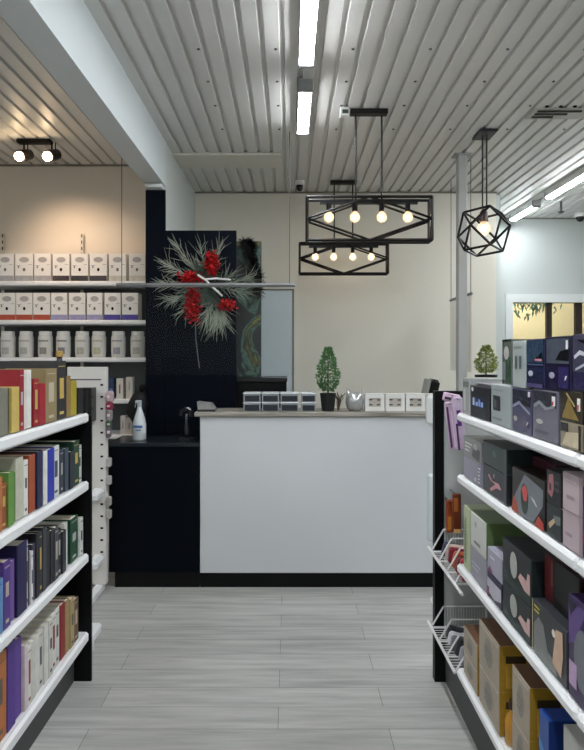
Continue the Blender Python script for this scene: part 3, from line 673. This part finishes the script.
# wire baskets on the right gondola's open end
def basket(zf, zt, label):
    t = thing('wire_basket', (.70, 2.5, zf), label, 'basket', 'white wire baskets')
    X0, XT, XBk = .648, .705, .90; ya, yb_ = 2.345, 2.735; r = .0038
    g = MB(); g.tube((X0, ya - (.10 if zf > .5 else 0), zf), (X0, yb_ + .06, zf), r * 1.6); g.build('front_rail', WIRE, t); MB().tube((XBk, ya, zf), (XBk, yb_, zf), r).build('bottom_rail', WIRE, t); MB().tube((XBk, ya, zt), (XBk, yb_, zt), r).build('top_rail', WIRE, t)
    for y in (2.735, 2.60, 2.47, 2.345):
        g = MB(); g.path([(X0, y, zf), (XT, y, zt), (XBk, y, zt), (XBk, y, zf), (X0, y, zf)], r); g.build('divider', WIRE, t)
    g = MB()
    for k in range(16): x = XT + (XBk - XT) * (k + .5) / 16; g.tube((x, yb_, zf), (x, yb_, zt), .0016, n=4)
    for k in range(18): y = ya + (yb_ - ya) * (k + .5) / 18; g.tube((X0, y, zf), (XBk, y, zf), .0016, n=4)
    tag(g.build('mesh', WIRE, t), kind='stuff')
basket(.60, .70, 'upper white wire basket with red packs at the right gondola end')
basket(.255, .349, 'lower white wire basket with dark packs at the right gondola end')
cl_up = ['#8e1f2c', '#a3323a', '#5c1a24', '#b05a3c', '#7a2230', '#c9b0a8', '#3a3d55']; cl_lo = ['#4a4c56', '#8d9096', '#2c2c34', '#6a6c74', '#c9cbd0', '#35353f']
nm_u = ['dark red', 'bright red', 'maroon', 'rust', 'wine red', 'pale pink', 'slate']; nm_l = ['charcoal', 'silver grey', 'black', 'grey', 'white', 'dark violet']
for cols, nms, zf, w_ in ((cl_up, nm_u, .604, 'upper'), (cl_lo, nm_l, .259, 'lower')):
    for i, (cx_, nn) in enumerate(zip(cols, nms)):
        y = 2.356 + i * .051 + random.uniform(-.003, .003); T = Matrix.Translation((.675 + random.random() * .01, y, zf)) @ Matrix.Rotation(random.uniform(.1, .3), 4, 'Y')
        g = MB().m(M(cx_, .35, var=.35, scale=40)); g.bbox(0, .15, 0, .03, 0, .055 + .02 * random.random(), .008, T); g.m(M('#c8b6b4', .4)).box(.03, .09, -.001, 0, .02, .035, T)
        tag(g.build('snack_pack', None), '%s packet lying in the %s wire basket' % (nn, w_), 'packet', 'packets in the wire baskets')
# pegs: hanging packets
def hang(x0p, x1p, ytop, ybot, D_, col, label, stripes=(), tilt=0):
    x0, x1, z1, z0_ = PX(x0p, D_), PX(x1p, D_), PZ(ytop, D_), PZ(ybot, D_)
    t = thing('hanging_packet', ((x0 + x1) / 2, D_, z0_), label, 'packet', 'packets hanging at the right gondola end')
    T = Matrix.Translation(((x0 + x1) / 2, D_, z1)) @ Matrix.Rotation(tilt, 4, 'Y'); w2 = (x1 - x0) / 2; h = z1 - z0_
    g = MB().m(M(col, .35, var=.25, scale=30)); g.bbox(-w2, w2, 0, .016, -h, 0, .005, T)
    for u0, u1, v0, v1, cc in stripes: g.m(M(cc, .4)).box(-w2 + 2 * w2 * u0, -w2 + 2 * w2 * u1, -.001, 0, -h + h * v0, -h + h * v1, T)
    g.build('packet', None, t); MB().tube((T @ Vector((0, -.012, -.008))), ((x0 + x1) / 2, 2.756, z1 - .006), .003).build('peg_hook', CHROME, t)
hang(444.5, 453, 402, 450, 2.66, '#c0abc0', 'long mauve packet hanging at the far right gondola end, left one', [(.1, .35, .05, .9, '#5b2f62'), (.6, .75, .05, .8, '#d9c6dc')], -.12)
hang(452, 462, 397, 450, 2.62, '#c4b0c8', 'long pink purple packet hanging beside the first shelf lip', [(.3, .7, .45, .75, '#5a2d78'), (.1, .3, 0, .5, '#4b2452')], -.10)
hang(444, 461, 393.5, 402, 2.70, '#d3b5cc', 'short wide pink packet hanging at the top of the right gondola end', [(.1, .5, .2, .5, '#3b2c38')], .2)
hang(446.5, 453, 500, 533, 2.68, '#8f3e1c', 'rust brown packet hanging above the upper wire basket, left one', [(.2, .8, .1, .5, '#c27a30')])
hang(453, 461.5, 494, 533, 2.64, '#6a2f18', 'dark brown packet hanging above the upper wire basket, right one', [(.1, .6, .55, .9, '#b0662c'), (.1, .9, 0, .1, '#d8b070')])

# ---------------------------------------------------------------- right shelf products
XF = .668
def product(xa, xb, z0_, z1_, col, label, decos=(), ends=(), depth=.20, X=XF, rough=.35, name='product_box', rot=0, top=None, gap=.0015):
    """box whose aisle face spans picture columns xa (far) to xb (near)"""
    yf_ = DX(xa, XF) - gap; yn = DX(xb, XF) + gap
    bp_ = .35 if rough == GL else 0
    g = MB().m(M(col, rough, var=.12, scale=25, bump=bp_)); g.bbox(X, X + depth, yn, yf_, z0_, z1_, .002)
    Lw = yf_ - yn; h = z1_ - z0_
    P = lambda u, v, e: (X - e, yf_ - u * Lw, z0_ + v * h)
    for i, d in enumerate(decos):
        k, cc = d[0], d[1]; g.m(M(cc, rough, var=.25, scale=45, bump=bp_)); e = .0009 + .00025 * i
        if k == 'r': u0, u1, v0, v1 = d[2:]; g.poly([P(u0, v0, e), P(u0, v1, e), P(u1, v1, e), P(u1, v0, e)])
        elif k == 'e': u, v, ru, rv = d[2:]; g.poly([P(u + ru * math.cos(2 * PI * j / 16), v + rv * math.sin(2 * PI * j / 16), e) for j in range(16)])
        elif k == 'p': g.poly([P(u, v, e) for u, v in d[2]])
        elif k == 't':
            u0, u1, v0, v1 = d[2:]; nl = max(1, int((v1 - v0) * h / .012)); random.seed(int(u0 * 977 + v0 * 131))
            for j in range(nl):
                va = v0 + (v1 - v0) * (j + .2) / nl; vb = v0 + (v1 - v0) * (j + .65) / nl; ue = u0 + (u1 - u0) * random.uniform(.6, 1); g.poly([P(u0, va, e), P(u0, vb, e), P(ue, vb, e), P(ue, va, e)])
    for i, (cc, u0, u1, v0, v1) in enumerate(ends):
        g.m(M(cc, rough, var=.2, scale=60)).box(X + depth * u0, X + depth * u1, yn - .0009 - .0002 * i, yn, z0_ + h * v0, z0_ + h * v1)
    if top: g.m(M(top, rough)).box(X + .002, X + depth - .002, yn + .002, yf_ - .002, z1_, z1_ + .0008)
    return tag(g.build(name, None), label, 'box')
Z1 = 1.2735; Z2 = 1.0355; Z3 = .6905; Z4 = .2855
GL = .18
WR = lambda u, v: ('p', '#e4e6ec', [(u, v), (u + .03, v + .08), (u + .10, v + .09), (u + .05, v + .02)])
product(462.5, 469.5, Z1, 1.41, '#a2a5a4', 'clear grey plastic pack, farthest on the top right shelf', [('r', '#7b7d7d', .1, .9, .75, .9), ('r', '#c0c3c2', .2, .5, .1, .7)], rough=GL)
product(470.5, 490, Z1, 1.386, '#10131c', 'black box with blue print on the top right shelf', [('e', '#e8eaf2', .12, .88, .06, .07), ('r', '#16264c', .1, .75, .34, .66), ('r', '#b4c8f4', .14, .24, .38, .62), ('r', '#9ab4ea', .30, .42, .38, .5), ('r', '#86a4e2', .46, .54, .38, .6), ('r', '#86a4e2', .58, .7, .38, .52), ('t', '#30384c', .6, .95, .08, .18)], rough=.3)
product(491, 511, Z1, 1.402, '#9ca4a4', 'pale grey box with small dark picture on the top right shelf', [('r', '#1d2026', .12, .5, .35, .72), ('r', '#50545c', .18, .3, .42, .62), ('t', '#7d8486', .12, .8, .84, .9), ('t', '#7d8486', .1, .6, .1, .22)], rough=.4)
product(512, 531.5, Z1, 1.400, '#4b4a66', 'slate purple glossy pack with wavy pale streak on the top right shelf', [('r', '#2a2c3c', .04, .96, .62, .97), ('p', '#8d90a6', [(.05, .6), (.4, .72), (.95, .5), (.95, .44), (.4, .64), (.05, .53)]), ('p', '#0f1016', [(.5, .65), (.95, .88), (.95, .62)]), ('r', '#eadfe6', .86, .97, .84, .96), ('r', '#4e4862', .1, .85, .12, .4), ('e', '#a8a69a', .22, .3, .1, .06), WR(.8, .2)], rough=GL)  # pale wavy streak drawn as a flat polygon on the face
product(532.5, 558, Z1, 1.406, '#6c6b78', 'grey glossy pack with white tag on the top right shelf', [('r', '#34353f', .04, .96, .68, .97), ('p', '#8f929b', [(.08, .7), (.3, .78), (.6, .66), (.9, .74), (.9, .68), (.55, .6), (.3, .7), (.08, .62)]), ('r', '#f0e6ea', .80, .93, .72, .9), ('r', '#b62b3a', .81, .86, .73, .8), ('e', '#b9b7b2', .32, .36, .14, .05), ('t', '#55545f', .12, .8, .1, .24)], rough=GL)
product(560, 582, Z1, 1.3375, '#8f8470', 'beige and black pack under the gold one on the top right shelf', [('p', '#c6b79a', [(.1, .1), (.3, .6), (.9, .7), (.92, .1)]), ('r', '#2a2a2c', .05, .4, .62, .95), ('r', '#1d1d20', .88, .98, .05, .95)], rough=GL)
product(560, 582, 1.338, 1.412, '#3a342a', 'dark gold pack with white tag stacked on the beige pack', [('p', '#8a7440', [(.1, .1), (.4, .8), (.75, .3), (.9, .1)]), ('r', '#f2e8e4', .82, .96, .4, .8), ('r', '#bd3040', .83, .9, .42, .6), ('p', '#a9976a', [(.3, .9), (.7, .5), (.75, .55), (.36, .95)])], rough=GL)
product(583.5, 612, Z1, 1.41, '#5a5764', 'grey pack at the right edge of the top right shelf', [('r', '#34343c', .1, .9, .6, .95)], rough=GL)
# second tier
product(470, 490.5, 1.3863, 1.3975, '#a6a2a8', 'flat pale case lying on the black box with blue print', [('t', '#4e4850', .1, .9, .1, .9)], depth=.18, top='#4d4752', X=.69)
product(502.5, 511.5, 1.4063, 1.545, '#5f665f', 'dark framed green and white pack at the far end of the upper row', [('r', '#202226', .0, .1, 0, 1), ('r', '#202226', 0, 1, .95, 1), ('r', '#35503c', .45, .95, .05, .6), ('e', '#b6b2b0', .5, .7, .3, .15), ('r', '#83858a', .1, .4, .1, .5)], rough=GL)
product(512.3, 525.5, 1.4023, 1.538, '#a4acac', 'pale grey box with two dark strokes in the upper row', [('r', '#4d5556', .22, .40, .4, .68), ('r', '#4d5556', .55, .72, .4, .68), ('t', '#7d8687', .1, .9, .84, .9)], rough=.4)
product(526.2, 544.5, 1.4063, 1.541, '#262847', 'blue and violet glossy pack in the upper row next to the pale grey box', [('r', '#2f4258', .04, .96, .52, .97), ('p', '#10141f', [(.4, .56), (.9, .74), (.95, .56)]), ('r', '#c0788a', .5, .9, .56, .6), ('e', '#b8bccb', .28, .3, .14, .06), ('r', '#524a74', .04, .96, .02, .1), ('r', '#4a5578', .04, .96, .47, .5)], rough=GL)
product(545.5, 571, 1.4083, 1.544, '#221c3a', 'deep violet glossy pack with black swoosh in the upper row', [('r', '#4e5462', .04, .96, .5, .96), ('p', '#0c0d12', [(.42, .56), (.6, .72), (.95, .78), (.95, .55)]), ('e', '#a6a6bd', .28, .28, .12, .06), ('r', '#f0f0f4', .84, .92, .76, .92), ('r', '#332c5c', .55, .95, .06, .44), WR(.8, .2)], rough=GL)
product(572, 600, 1.4133, 1.546, '#454558', 'blue grey glossy pack with white swirls at the right edge of the upper row', [('p', '#cfd2dc', [(.08, .62), (.3, .72), (.6, .66), (.6, .6), (.3, .64), (.1, .56)]), ('p', '#15161c', [(.2, .9), (.5, .82), (.6, .9)]), ('r', '#2e2b4e', .04, .96, .04, .34), ('p', '#b9bccb', [(.15, .4), (.5, .5), (.5, .45), (.15, .36)])], rough=GL)
# shelf two
product(463.5, 481.5, Z2, 1.112, '#8a8798', 'lavender grey box at the far end of the second right shelf, lower one', [('r', '#74717f', .82, .98, .03, .97), ('t', '#d8d6de', .84, .96, .1, .9), ('e', '#b8b6c0', .7, .2, .06, .1)])
product(463.5, 481.5, 1.1125, 1.190, '#7d7f7c', 'grey box stacked on the lavender grey box', [('t', '#c9cbc4', .1, .5, .3, .8), ('p', '#3b3d3e', [(.5, .2), (.6, .8), (.95, .6), (.9, .1)]), ('e', '#9a9c98', .7, .7, .12, .15)])
product(483, 507, Z2, 1.128, '#232629', 'black box with pink arrow on the second right shelf', [('p', '#c98a94', [(.28, .72), (.42, .52), (.70, .55), (.80, .38), (.60, .35), (.36, .12), (.32, .2), (.55, .46), (.36, .5), (.24, .64)]), ('r', '#c0a6a8', .48, .52, .66, .8), ('e', '#20463c', .14, .5, .05, .1), ('r', '#3a3d42', .9, .99, 0, 1)])
product(483, 507, 1.1285, 1.205, '#26302f', 'black green box stacked on the box with the pink arrow', [('e', '#3c6258', .5, .6, .08, .15), ('r', '#3a4543', .9, .99, 0, 1)])
product(508.5, 524, Z2, 1.125, '#14151c', 'plain black box recessed beside the pink arrow box', [('r', '#20222c', .1, .9, .1, .5)], X=.74)
product(508.5, 530, 1.1255, 1.19, '#3f1622', 'dark red box recessed high on the second right shelf', [('e', '#8a3448', .3, .4, .06, .15), ('t', '#6a2a38', .1, .7, .1, .3)], X=.74)
product(531, 545, Z2 + .09, 1.19, '#1b1c28', 'dark navy box recessed high beside the dark red box', [('r', '#39405a', .1, .7, .3, .6)], X=.76, depth=.14)
product(512, 545.3, Z2, 1.165, '#18100f', 'black box with tilted grey diamond and red tie picture', [('p', '#70757c', [(.02, .22), (.42, .96), (.96, .82), (.96, .5), (.68, .04), (.28, .0)]), ('p', '#a8482c', [(0, .05), (.04, .35), (.18, .24), (.24, .0), (0, 0)]), ('e', '#22382c', .42, .42, .12, .34), ('p', '#d04a4a', [(.34, .62), (.44, .74), (.52, .6), (.48, .38), (.40, .38)]), ('p', '#c9ccd2', [(.6, .56), (.72, .52), (.8, .42), (.78, .4), (.68, .48)]), ('p', '#b23a28', [(.74, .04), (.84, .24), (.98, .16), (.98, 0), (.76, 0)])], depth=.10)
product(546.3, 561.3, Z2, 1.118, '#22262a', 'black box with beige hand picture on the second right shelf, lower one', [('p', '#c9ae86', [(.15, .36), (.55, .62), (.62, .5), (.25, .22)]), ('p', '#6a7472', [(.5, .7), (.98, .75), (.98, .5), (.7, .45)]), ('t', '#5a6062', .2, .9, .04, .12)])
product(546.3, 561.3, 1.1185, 1.205, '#191a1f', 'black box with pale pink portrait on the second right shelf, upper one', [('p', '#a06a70', [(.1, .3), (.2, .85), (.5, .9), (.55, .5), (.4, .2)]), ('t', '#4a4c52', .6, .95, .4, .8), ('e', '#3a2024', .3, .5, .08, .12)])
product(562.3, 581, Z2, 1.124, '#b5a4aa', 'pinkish white box at the right of the second shelf, lower one', [('r', '#9b8890', .93, .99, 0, 1), ('t', '#98868c', .2, .7, .3, .5), ('r', '#a8969c', .02, .98, .95, 1)], rough=.5)
product(562.3, 581, 1.1245, 1.215, '#baa9ae', 'pinkish white box at the right of the second shelf, upper one', [('r', '#9b8890', .93, .99, 0, 1), ('t', '#97868c', .25, .75, .3, .5), ('r', '#c4b6bb', .1, .8, .8, .84)], rough=.5)
product(582.3, 606, Z2, 1.20, '#3a2348', 'dark purple box at the right edge of the second shelf', [('p', '#7a3b5c', [(0, .3), (.3, .5), (.5, .3), (.2, 0)])])
# shelf three
product(463.6, 469.8, Z3, .925, '#b4bf9a', 'tall pale green slim box at the far end of the third right shelf', [('r', '#8c9478', .15, .5, .1, .82), ('t', '#5e6650', .2, .45, .15, .78)], rough=.45)
product(470.6, 486.5, Z3, .800, '#95929e', 'lavender grey box under the green topped white box', [('t', '#b9b6c2', .1, .8, .3, .6)])
product(470.6, 486.5, .8005, .925, '#c9cac6', 'white box with green top on the third right shelf', [('r', '#b0b2ae', .02, .98, .0, .04), ('e', '#8fa08c', .35, .72, .06, .08), ('t', '#6c7069', .25, .8, .14, .3)], [('#5f7448', 0, 1, 0, 1)], top='#5f7448', depth=.26)
product(487.4, 501.8, Z3, .775, '#2c2542', 'dark purple and white box under the lavender box on the third shelf', [('p', '#b9b7c4', [(0, .25), (0, .75), (.98, .75), (.98, .3), (.5, .1)]), ('r', '#7a2a4c', 0, .15, 0, .4)])
product(487.4, 501.8, .7755, .855, '#a5a2b2', 'lavender box stacked left of the black oval boxes', [('t', '#d6d4dc', .2, .7, .6, .8), ('p', '#7a3a70', [(0, 0), (.2, .3), (.4, .1), (.3, 0)])])
for a, b, nn in ((Z3, .800, 'lower'), (.8005, .930, 'upper')):
    product(502.6, 531.5, a, b, '#1d2426', 'black box with white oval and pale arm, %s of the pair on the third shelf' % nn, [('p', '#1e2f2e', [(.0, .0), (.0, .4), (.5, .2), (.98, .5), (.98, 0)]), ('e', '#a8aaa4', .42, .56, .13, .30), ('p', '#caa6a2', [(.58, .38), (.66, .52), (.86, .48), (.9, .66), (.97, .66), (.97, .22), (.8, .22)]), ('t', '#4a5254', .08, .3, .1, .3)], rough=.4)
product(532.5, 567, Z3, .833, '#33363a', 'black box with grey figure and gold lettering block on the third shelf', [('p', '#777a78', [(.05, .02), (.05, .55), (.2, .75), (.35, .68), (.48, .3), (.7, .25), (.75, .02)]), ('t', '#c8b84a', .06, .30, .78, .95), ('p', '#c9a890', [(.62, .2), (.72, .85), (.9, .9), (.92, .5), (.86, .1)]), ('e', '#e4d8c8', .66, .74, .05, .07), ('r', '#b9b48a', .0, .025, 0, 1)])
product(532.5, 567, .8335, .96, '#2a0f12', 'dark red box recessed on top of the gold lettered box', [('r', '#5c1c20', .02, .28, .05, .95), ('r', '#7a4440', .22, .28, .4, .9), ('r', '#0c0a0b', .3, .98, 0, .98)], X=.70)
product(568.2, 600, Z3, .93, '#33244c', 'large purple box at the right edge of the third shelf', [('p', '#5a4280', [(.02, .5), (.3, .6), (.6, .95), (.02, .95)]), ('e', '#6c7078', .5, .45, .3, .3), ('r', '#b89ac0', .04, .3, .12, .36), ('p', '#1b1430', [(.02, .95), (.3, .95), (.1, .8)])])
# shelf four
KR = '#a89c8c'
def kraft(xa, xb, z0_, z1_, label, X=XF, depth=.17): return product(xa, xb, z0_, z1_, KR, label, [('e', '#8e8a80', .5, .5, .2, .32), ('r', '#c0b6a8', .04, .96, .9, .96), ('t', '#7b756b', .3, .7, .3, .6)], [('#9c7a22', .0, 1, 0, 1), ('#c39a3c', .12, .5, .08, .62), ('#3a2c18', .12, .5, .62, .78), ('#d8a860', .58, .92, .1, .7)], top='#6b4e38', rough=.5, X=X, depth=depth)
kraft(463.5, 477.5, Z4, .375, 'kraft grey box at the far end of the bottom right shelf, lower one')
kraft(463.5, 477.5, .376, .465, 'kraft grey box at the far end of the bottom right shelf, upper one')
kraft(479, 499.5, Z4, .425, 'kraft box with gold side second from the far end of the bottom shelf, lower one')
kraft(479, 499.5, .426, .572, 'kraft box with gold side second from the far end of the bottom shelf, upper one')
kraft(512, 530, Z4, .425, 'kraft box with gold side left of the blue box on the bottom shelf, lower one')
kraft(512, 530, .426, .572, 'kraft box with gold side left of the blue box on the bottom shelf, upper one')
product(539, 549, Z4, .555, '#1a4a94', 'bright blue box on the bottom right shelf', [('p', '#4a8ac8', [(.0, .75), (.9, .6), (.9, .5), (0, .62)]), ('e', '#c8d8f0', .6, .45, .2, .05)], [('#16306e', 0, 1, 0, 1), ('#2a4a9a', .1, .9, .5, .56), ('#0e2250', .1, .9, .3, .36)], top='#1c3c8a', depth=.15)
product(563, 600, Z4, .60, '#b3b3ae', 'white box with dark print at the right edge of the bottom right shelf', [('p', '#55575a', [(.3, .5), (.4, .7), (.5, .5), (.45, .5), (.4, .6), (.35, .5)]), ('t', '#77797a', .15, .8, .25, .45), ('t', '#8a8c8c', .1, .5, .75, .82)], rough=.5)
# amber bottles between the kraft boxes
def amber(x, y, zb, h, label):
    t = thing('amber_bottle', (x, y, zb), label, 'bottle')
    MB().lathe([(.020, 0), (.024, .004), (.024, h * .55), (.011, h * .72), (.009, h * .8)], (x, y, zb), 14).build('glass_body', M('#b8822e', .15, var=.2), t, smooth=True)
    MB().lathe([(.012, h * .8), (.012, h)], (x, y, zb), 12).build('cap', M('#3b2a18', .4), t)
amber(.698, 1.872, Z4, .135, 'amber bottle standing between the two stacks of kraft boxes')
amber(.705, 1.632, Z4, .135, 'amber bottle standing beside the blue box')

# ---------------------------------------------------------------- left shelf books
XS = -.935
ZL = [1.2315, .9205, .5905, .2325]; SN = ['top', 'second', 'third', 'bottom']
def zat(px, py, X=XS): D_ = DX(px, X); return PZ(py, D_)
BK = [
 # near x, far x, picture y of top at near side, colour, name, lean, depth, decoration
 [(-14, -1, 387, '#4c4a3e', 'dark olive', 0), (-1, 8.5, 388.5, '#77766a', 'grey olive', 0), (8.5, 12.6, 388, '#3f3d33', 'dark brown grey', 0), (12.6, 20.3, 387.5, '#c2ab5e', 'straw yellow', 0), (20.3, 25, 370, '#8e1726', 'tall crimson', 0), (25, 29.5, 370, '#cfc9c2', 'white with red line', 0), (29.7, 34, 370, '#d9d6d0', 'plain white', 0), (34.6, 40, 379, '#8a1420', 'leaning dark red', .0), (40, 46.5, 384, '#9c1c2a', 'short red', 0), (46.9, 58.3, 369, '#8c7c58', 'tan linen', 0), (58.8, 67.8, 361, '#2b2c2e', 'charcoal', 0), (68, 72, 376, '#8a6f48', 'brown tan', 0), (72.2, 78, 381, '#a39328', 'mustard', 0), (78.4, 84, 388.5, '#12141a', 'black glossy', 0)],
 [(-12, 3, 478, '#b06a3a', 'orange', 0), (3.2, 8.8, 484, '#8c4c28', 'burnt orange', 0), (9, 14.5, 473, '#5f8a3e', 'leaf green', 0), (14.6, 18.8, 474, '#4f7a38', 'moss green', 0), (19, 26.5, 459, '#b9b8a6', 'stone grey', 0), (26.7, 31, 461, '#dad7d2', 'white', 0), (31.3, 37.6, 456, '#9e4c28', 'terracotta', 0), (38, 43.8, 452, '#151b45', 'navy', 0), (44, 48, 452, '#dcdad8', 'ivory white', 0), (48.3, 55.4, 450, '#2030a0', 'bright blue', 0), (55.7, 62, 447, '#cfd0ce', 'pale grey', 0), (62.3, 66, 450, '#27303c', 'slate', 0), (66.2, 70, 449, '#3a4654', 'denim grey', 0), (70.2, 74, 452, '#222a34', 'dark slate', 0), (74.2, 80, 442, '#0e3524', 'dark green', 0), (80.3, 84, 446, '#cdd6cf', 'white green', 0)],
 [(-10, 3.6, 580, '#5b86b8', 'sky blue', 0), (4, 11, 563, '#4a2f7c', 'deep purple', 0), (11.2, 17.2, 563, '#6c4f94', 'lilac', 0), (17.5, 27.5, 546, '#171446', 'midnight blue', 0), (27.7, 29.2, 541, '#d2cfd2', 'thin white', 0), (29.4, 31, 548, '#26262c', 'thin black', 0), (31.2, 33.4, 552, '#d8d5d8', 'slim white', 0), (33.6, 37, 545, '#38334a', 'grey purple', 0), (37.2, 40.6, 534, '#1c1c22', 'black', 0), (40.8, 44, 532, '#2a2a30', 'grey black', 0), (44.2, 48, 528, '#3a3c42', 'speckled charcoal', 0), (48.2, 51.6, 529, '#1a1a1e', 'matt black', 0), (51.8, 55, 531, '#24262c', 'dark graphite', 0), (55.2, 59, 528, '#44464c', 'mottled grey', 0), (59.2, 62.6, 530, '#1c1e22', 'ink black', 0), (62.8, 66.4, 532, '#2c2e34', 'coal', 0), (66.7, 70, 524, '#cfcfca', 'cream white', 0), (73, 80.5, 520, '#0d4028', 'emerald green', 0), (80.8, 84, 519, '#d4d6d0', 'bright white', 0)],
 [(-6, 8.8, 658, '#b06a34', 'orange tan', 0), (9, 17, 647, '#4f3186', 'violet', 0), (17.3, 24.7, 643, '#5d4092', 'soft purple', 0), (25, 28, 646, '#cfbfc4', 'pale rose', 0)] + [(28 + i * 4.25, 32.1 + i * 4.25, 648 - i * 5.4, '#c9c7c0' if i % 2 else '#d2d0ca', 'off-white', 0) for i in range(8)] + [(62.4, 66.8, 606, '#8c1c22', 'ruby red', 0), (67, 71, 602, '#9a8458', 'sand', 0), (71.2, 75, 600, '#a8946a', 'light tan', 0), (75.2, 79.6, 601, '#5c4434', 'cocoa brown', 0)],
]
ordn = ['nearest', 'second', 'third', 'fourth', 'fifth', 'sixth', 'seventh', 'farthest']
for si, row in enumerate(BK):
    z0_ = ZL[si]; names = [r[4] for r in row]; ow = 0
    for bi, (xa, xb, yt, col, nm, lean) in enumerate(row):
        random.seed(si * 100 + bi)
        X = XS - random.uniform(0, .012)
        yn, yf_ = DX(xa, XS) + .0006, DX(xb, XS) - .0006
        h = PZ(yt, DX(max(xa, 0), XS)) - z0_
        h = min(h, (.30 if si == 0 else ZL[si - 1] - z0_ - .052)); h = max(h, .10)
        dpt = min(.26, h * .85 + .03); th = yf_ - yn
        if nm == 'off-white': ow += 1; lab = 'off-white book with faint grid spine, %s of the white set on the bottom left shelf' % ordn[ow - 1]
        else:
            if 0 < bi < len(row) - 1: lab = '%s book between %s and %s ones, %s left shelf' % (nm, names[bi - 1], names[bi + 1], SN[si])
            else: lab = '%s book on the %s left shelf, at its %s end' % (nm, SN[si], 'near' if bi == 0 else 'far')
        t = thing('book', (X - dpt / 2, (yn + yf_) / 2, z0_), lab, 'book', 'books on the %s left shelf' % SN[si])
        cm = M(col, .5, var=.22, scale=35); ct = min(.003, th * .2)
        g = MB(); g.bbox(X - ct, X, yn, yf_, z0_, z0_ + h, .0015); g.box(X - dpt, X - ct, yn, yn + ct, z0_, z0_ + h); g.box(X - dpt, X - ct, yf_ - ct, yf_, z0_, z0_ + h)
        MB().box(X - dpt + .004, X - ct, yn + ct, yf_ - ct, z0_ + .003, z0_ + h - .004).build('pages', M('#c9c2b2', .8), t)
        g.mats = [cm]
        if th > .011 and random.random() < .45:
            light = sum(lin(col)[:3]) < .6
            g.m(M(random.choice(['#b8b09a', '#a9a9ac', '#c4a65a']) if light else random.choice(['#5a5048', '#7c2a2c', '#3c4450']), .5))
            yc = (yn + yf_) / 2; hw = th * .22; a = h * random.uniform(.35, .5); b = h * random.uniform(.62, .8); g.box(X, X + .0006, yc - hw, yc + hw, z0_ + a, z0_ + b)
            g.box(X, X + .0006, yc - th * .35, yc + th * .35, z0_ + h * .9, z0_ + h * .915); g.box(X, X + .0006, yc - hw, yc + hw, z0_ + h * .08, z0_ + h * .13)
        g.build('cover', None, t)
# cork-stoppered bottle and tinted packages on the top left shelf
t = thing('corked_bottle', (-1.23, DX(60, -1.23), ZL[0]), 'dark bottle with tan cork stopper standing behind the charcoal book', 'bottle')
bx, by = -1.16, DX(59.5, -1.16); t.location = (bx, by, ZL[0]); WL[t.name] = Vector(t.location)
zt = PZ(351, by)
MB().lathe([(.03, 0), (.032, .005), (.032, .15), (.014, zt - ZL[0] - .05), (.012, zt - ZL[0] - .03)], (bx, by, ZL[0]), 14).build('glass_body', M('#1c1214', .25), t, smooth=True)
MB().lathe([(.014, zt - ZL[0] - .03), (.018, zt - ZL[0] - .025), (.018, zt - ZL[0] - .004), (.014, zt - ZL[0])], (bx, by, ZL[0]), 12).build('cork', M('#b39050', .7), t)
S.view_settings.exposure = S.view_settings.exposure
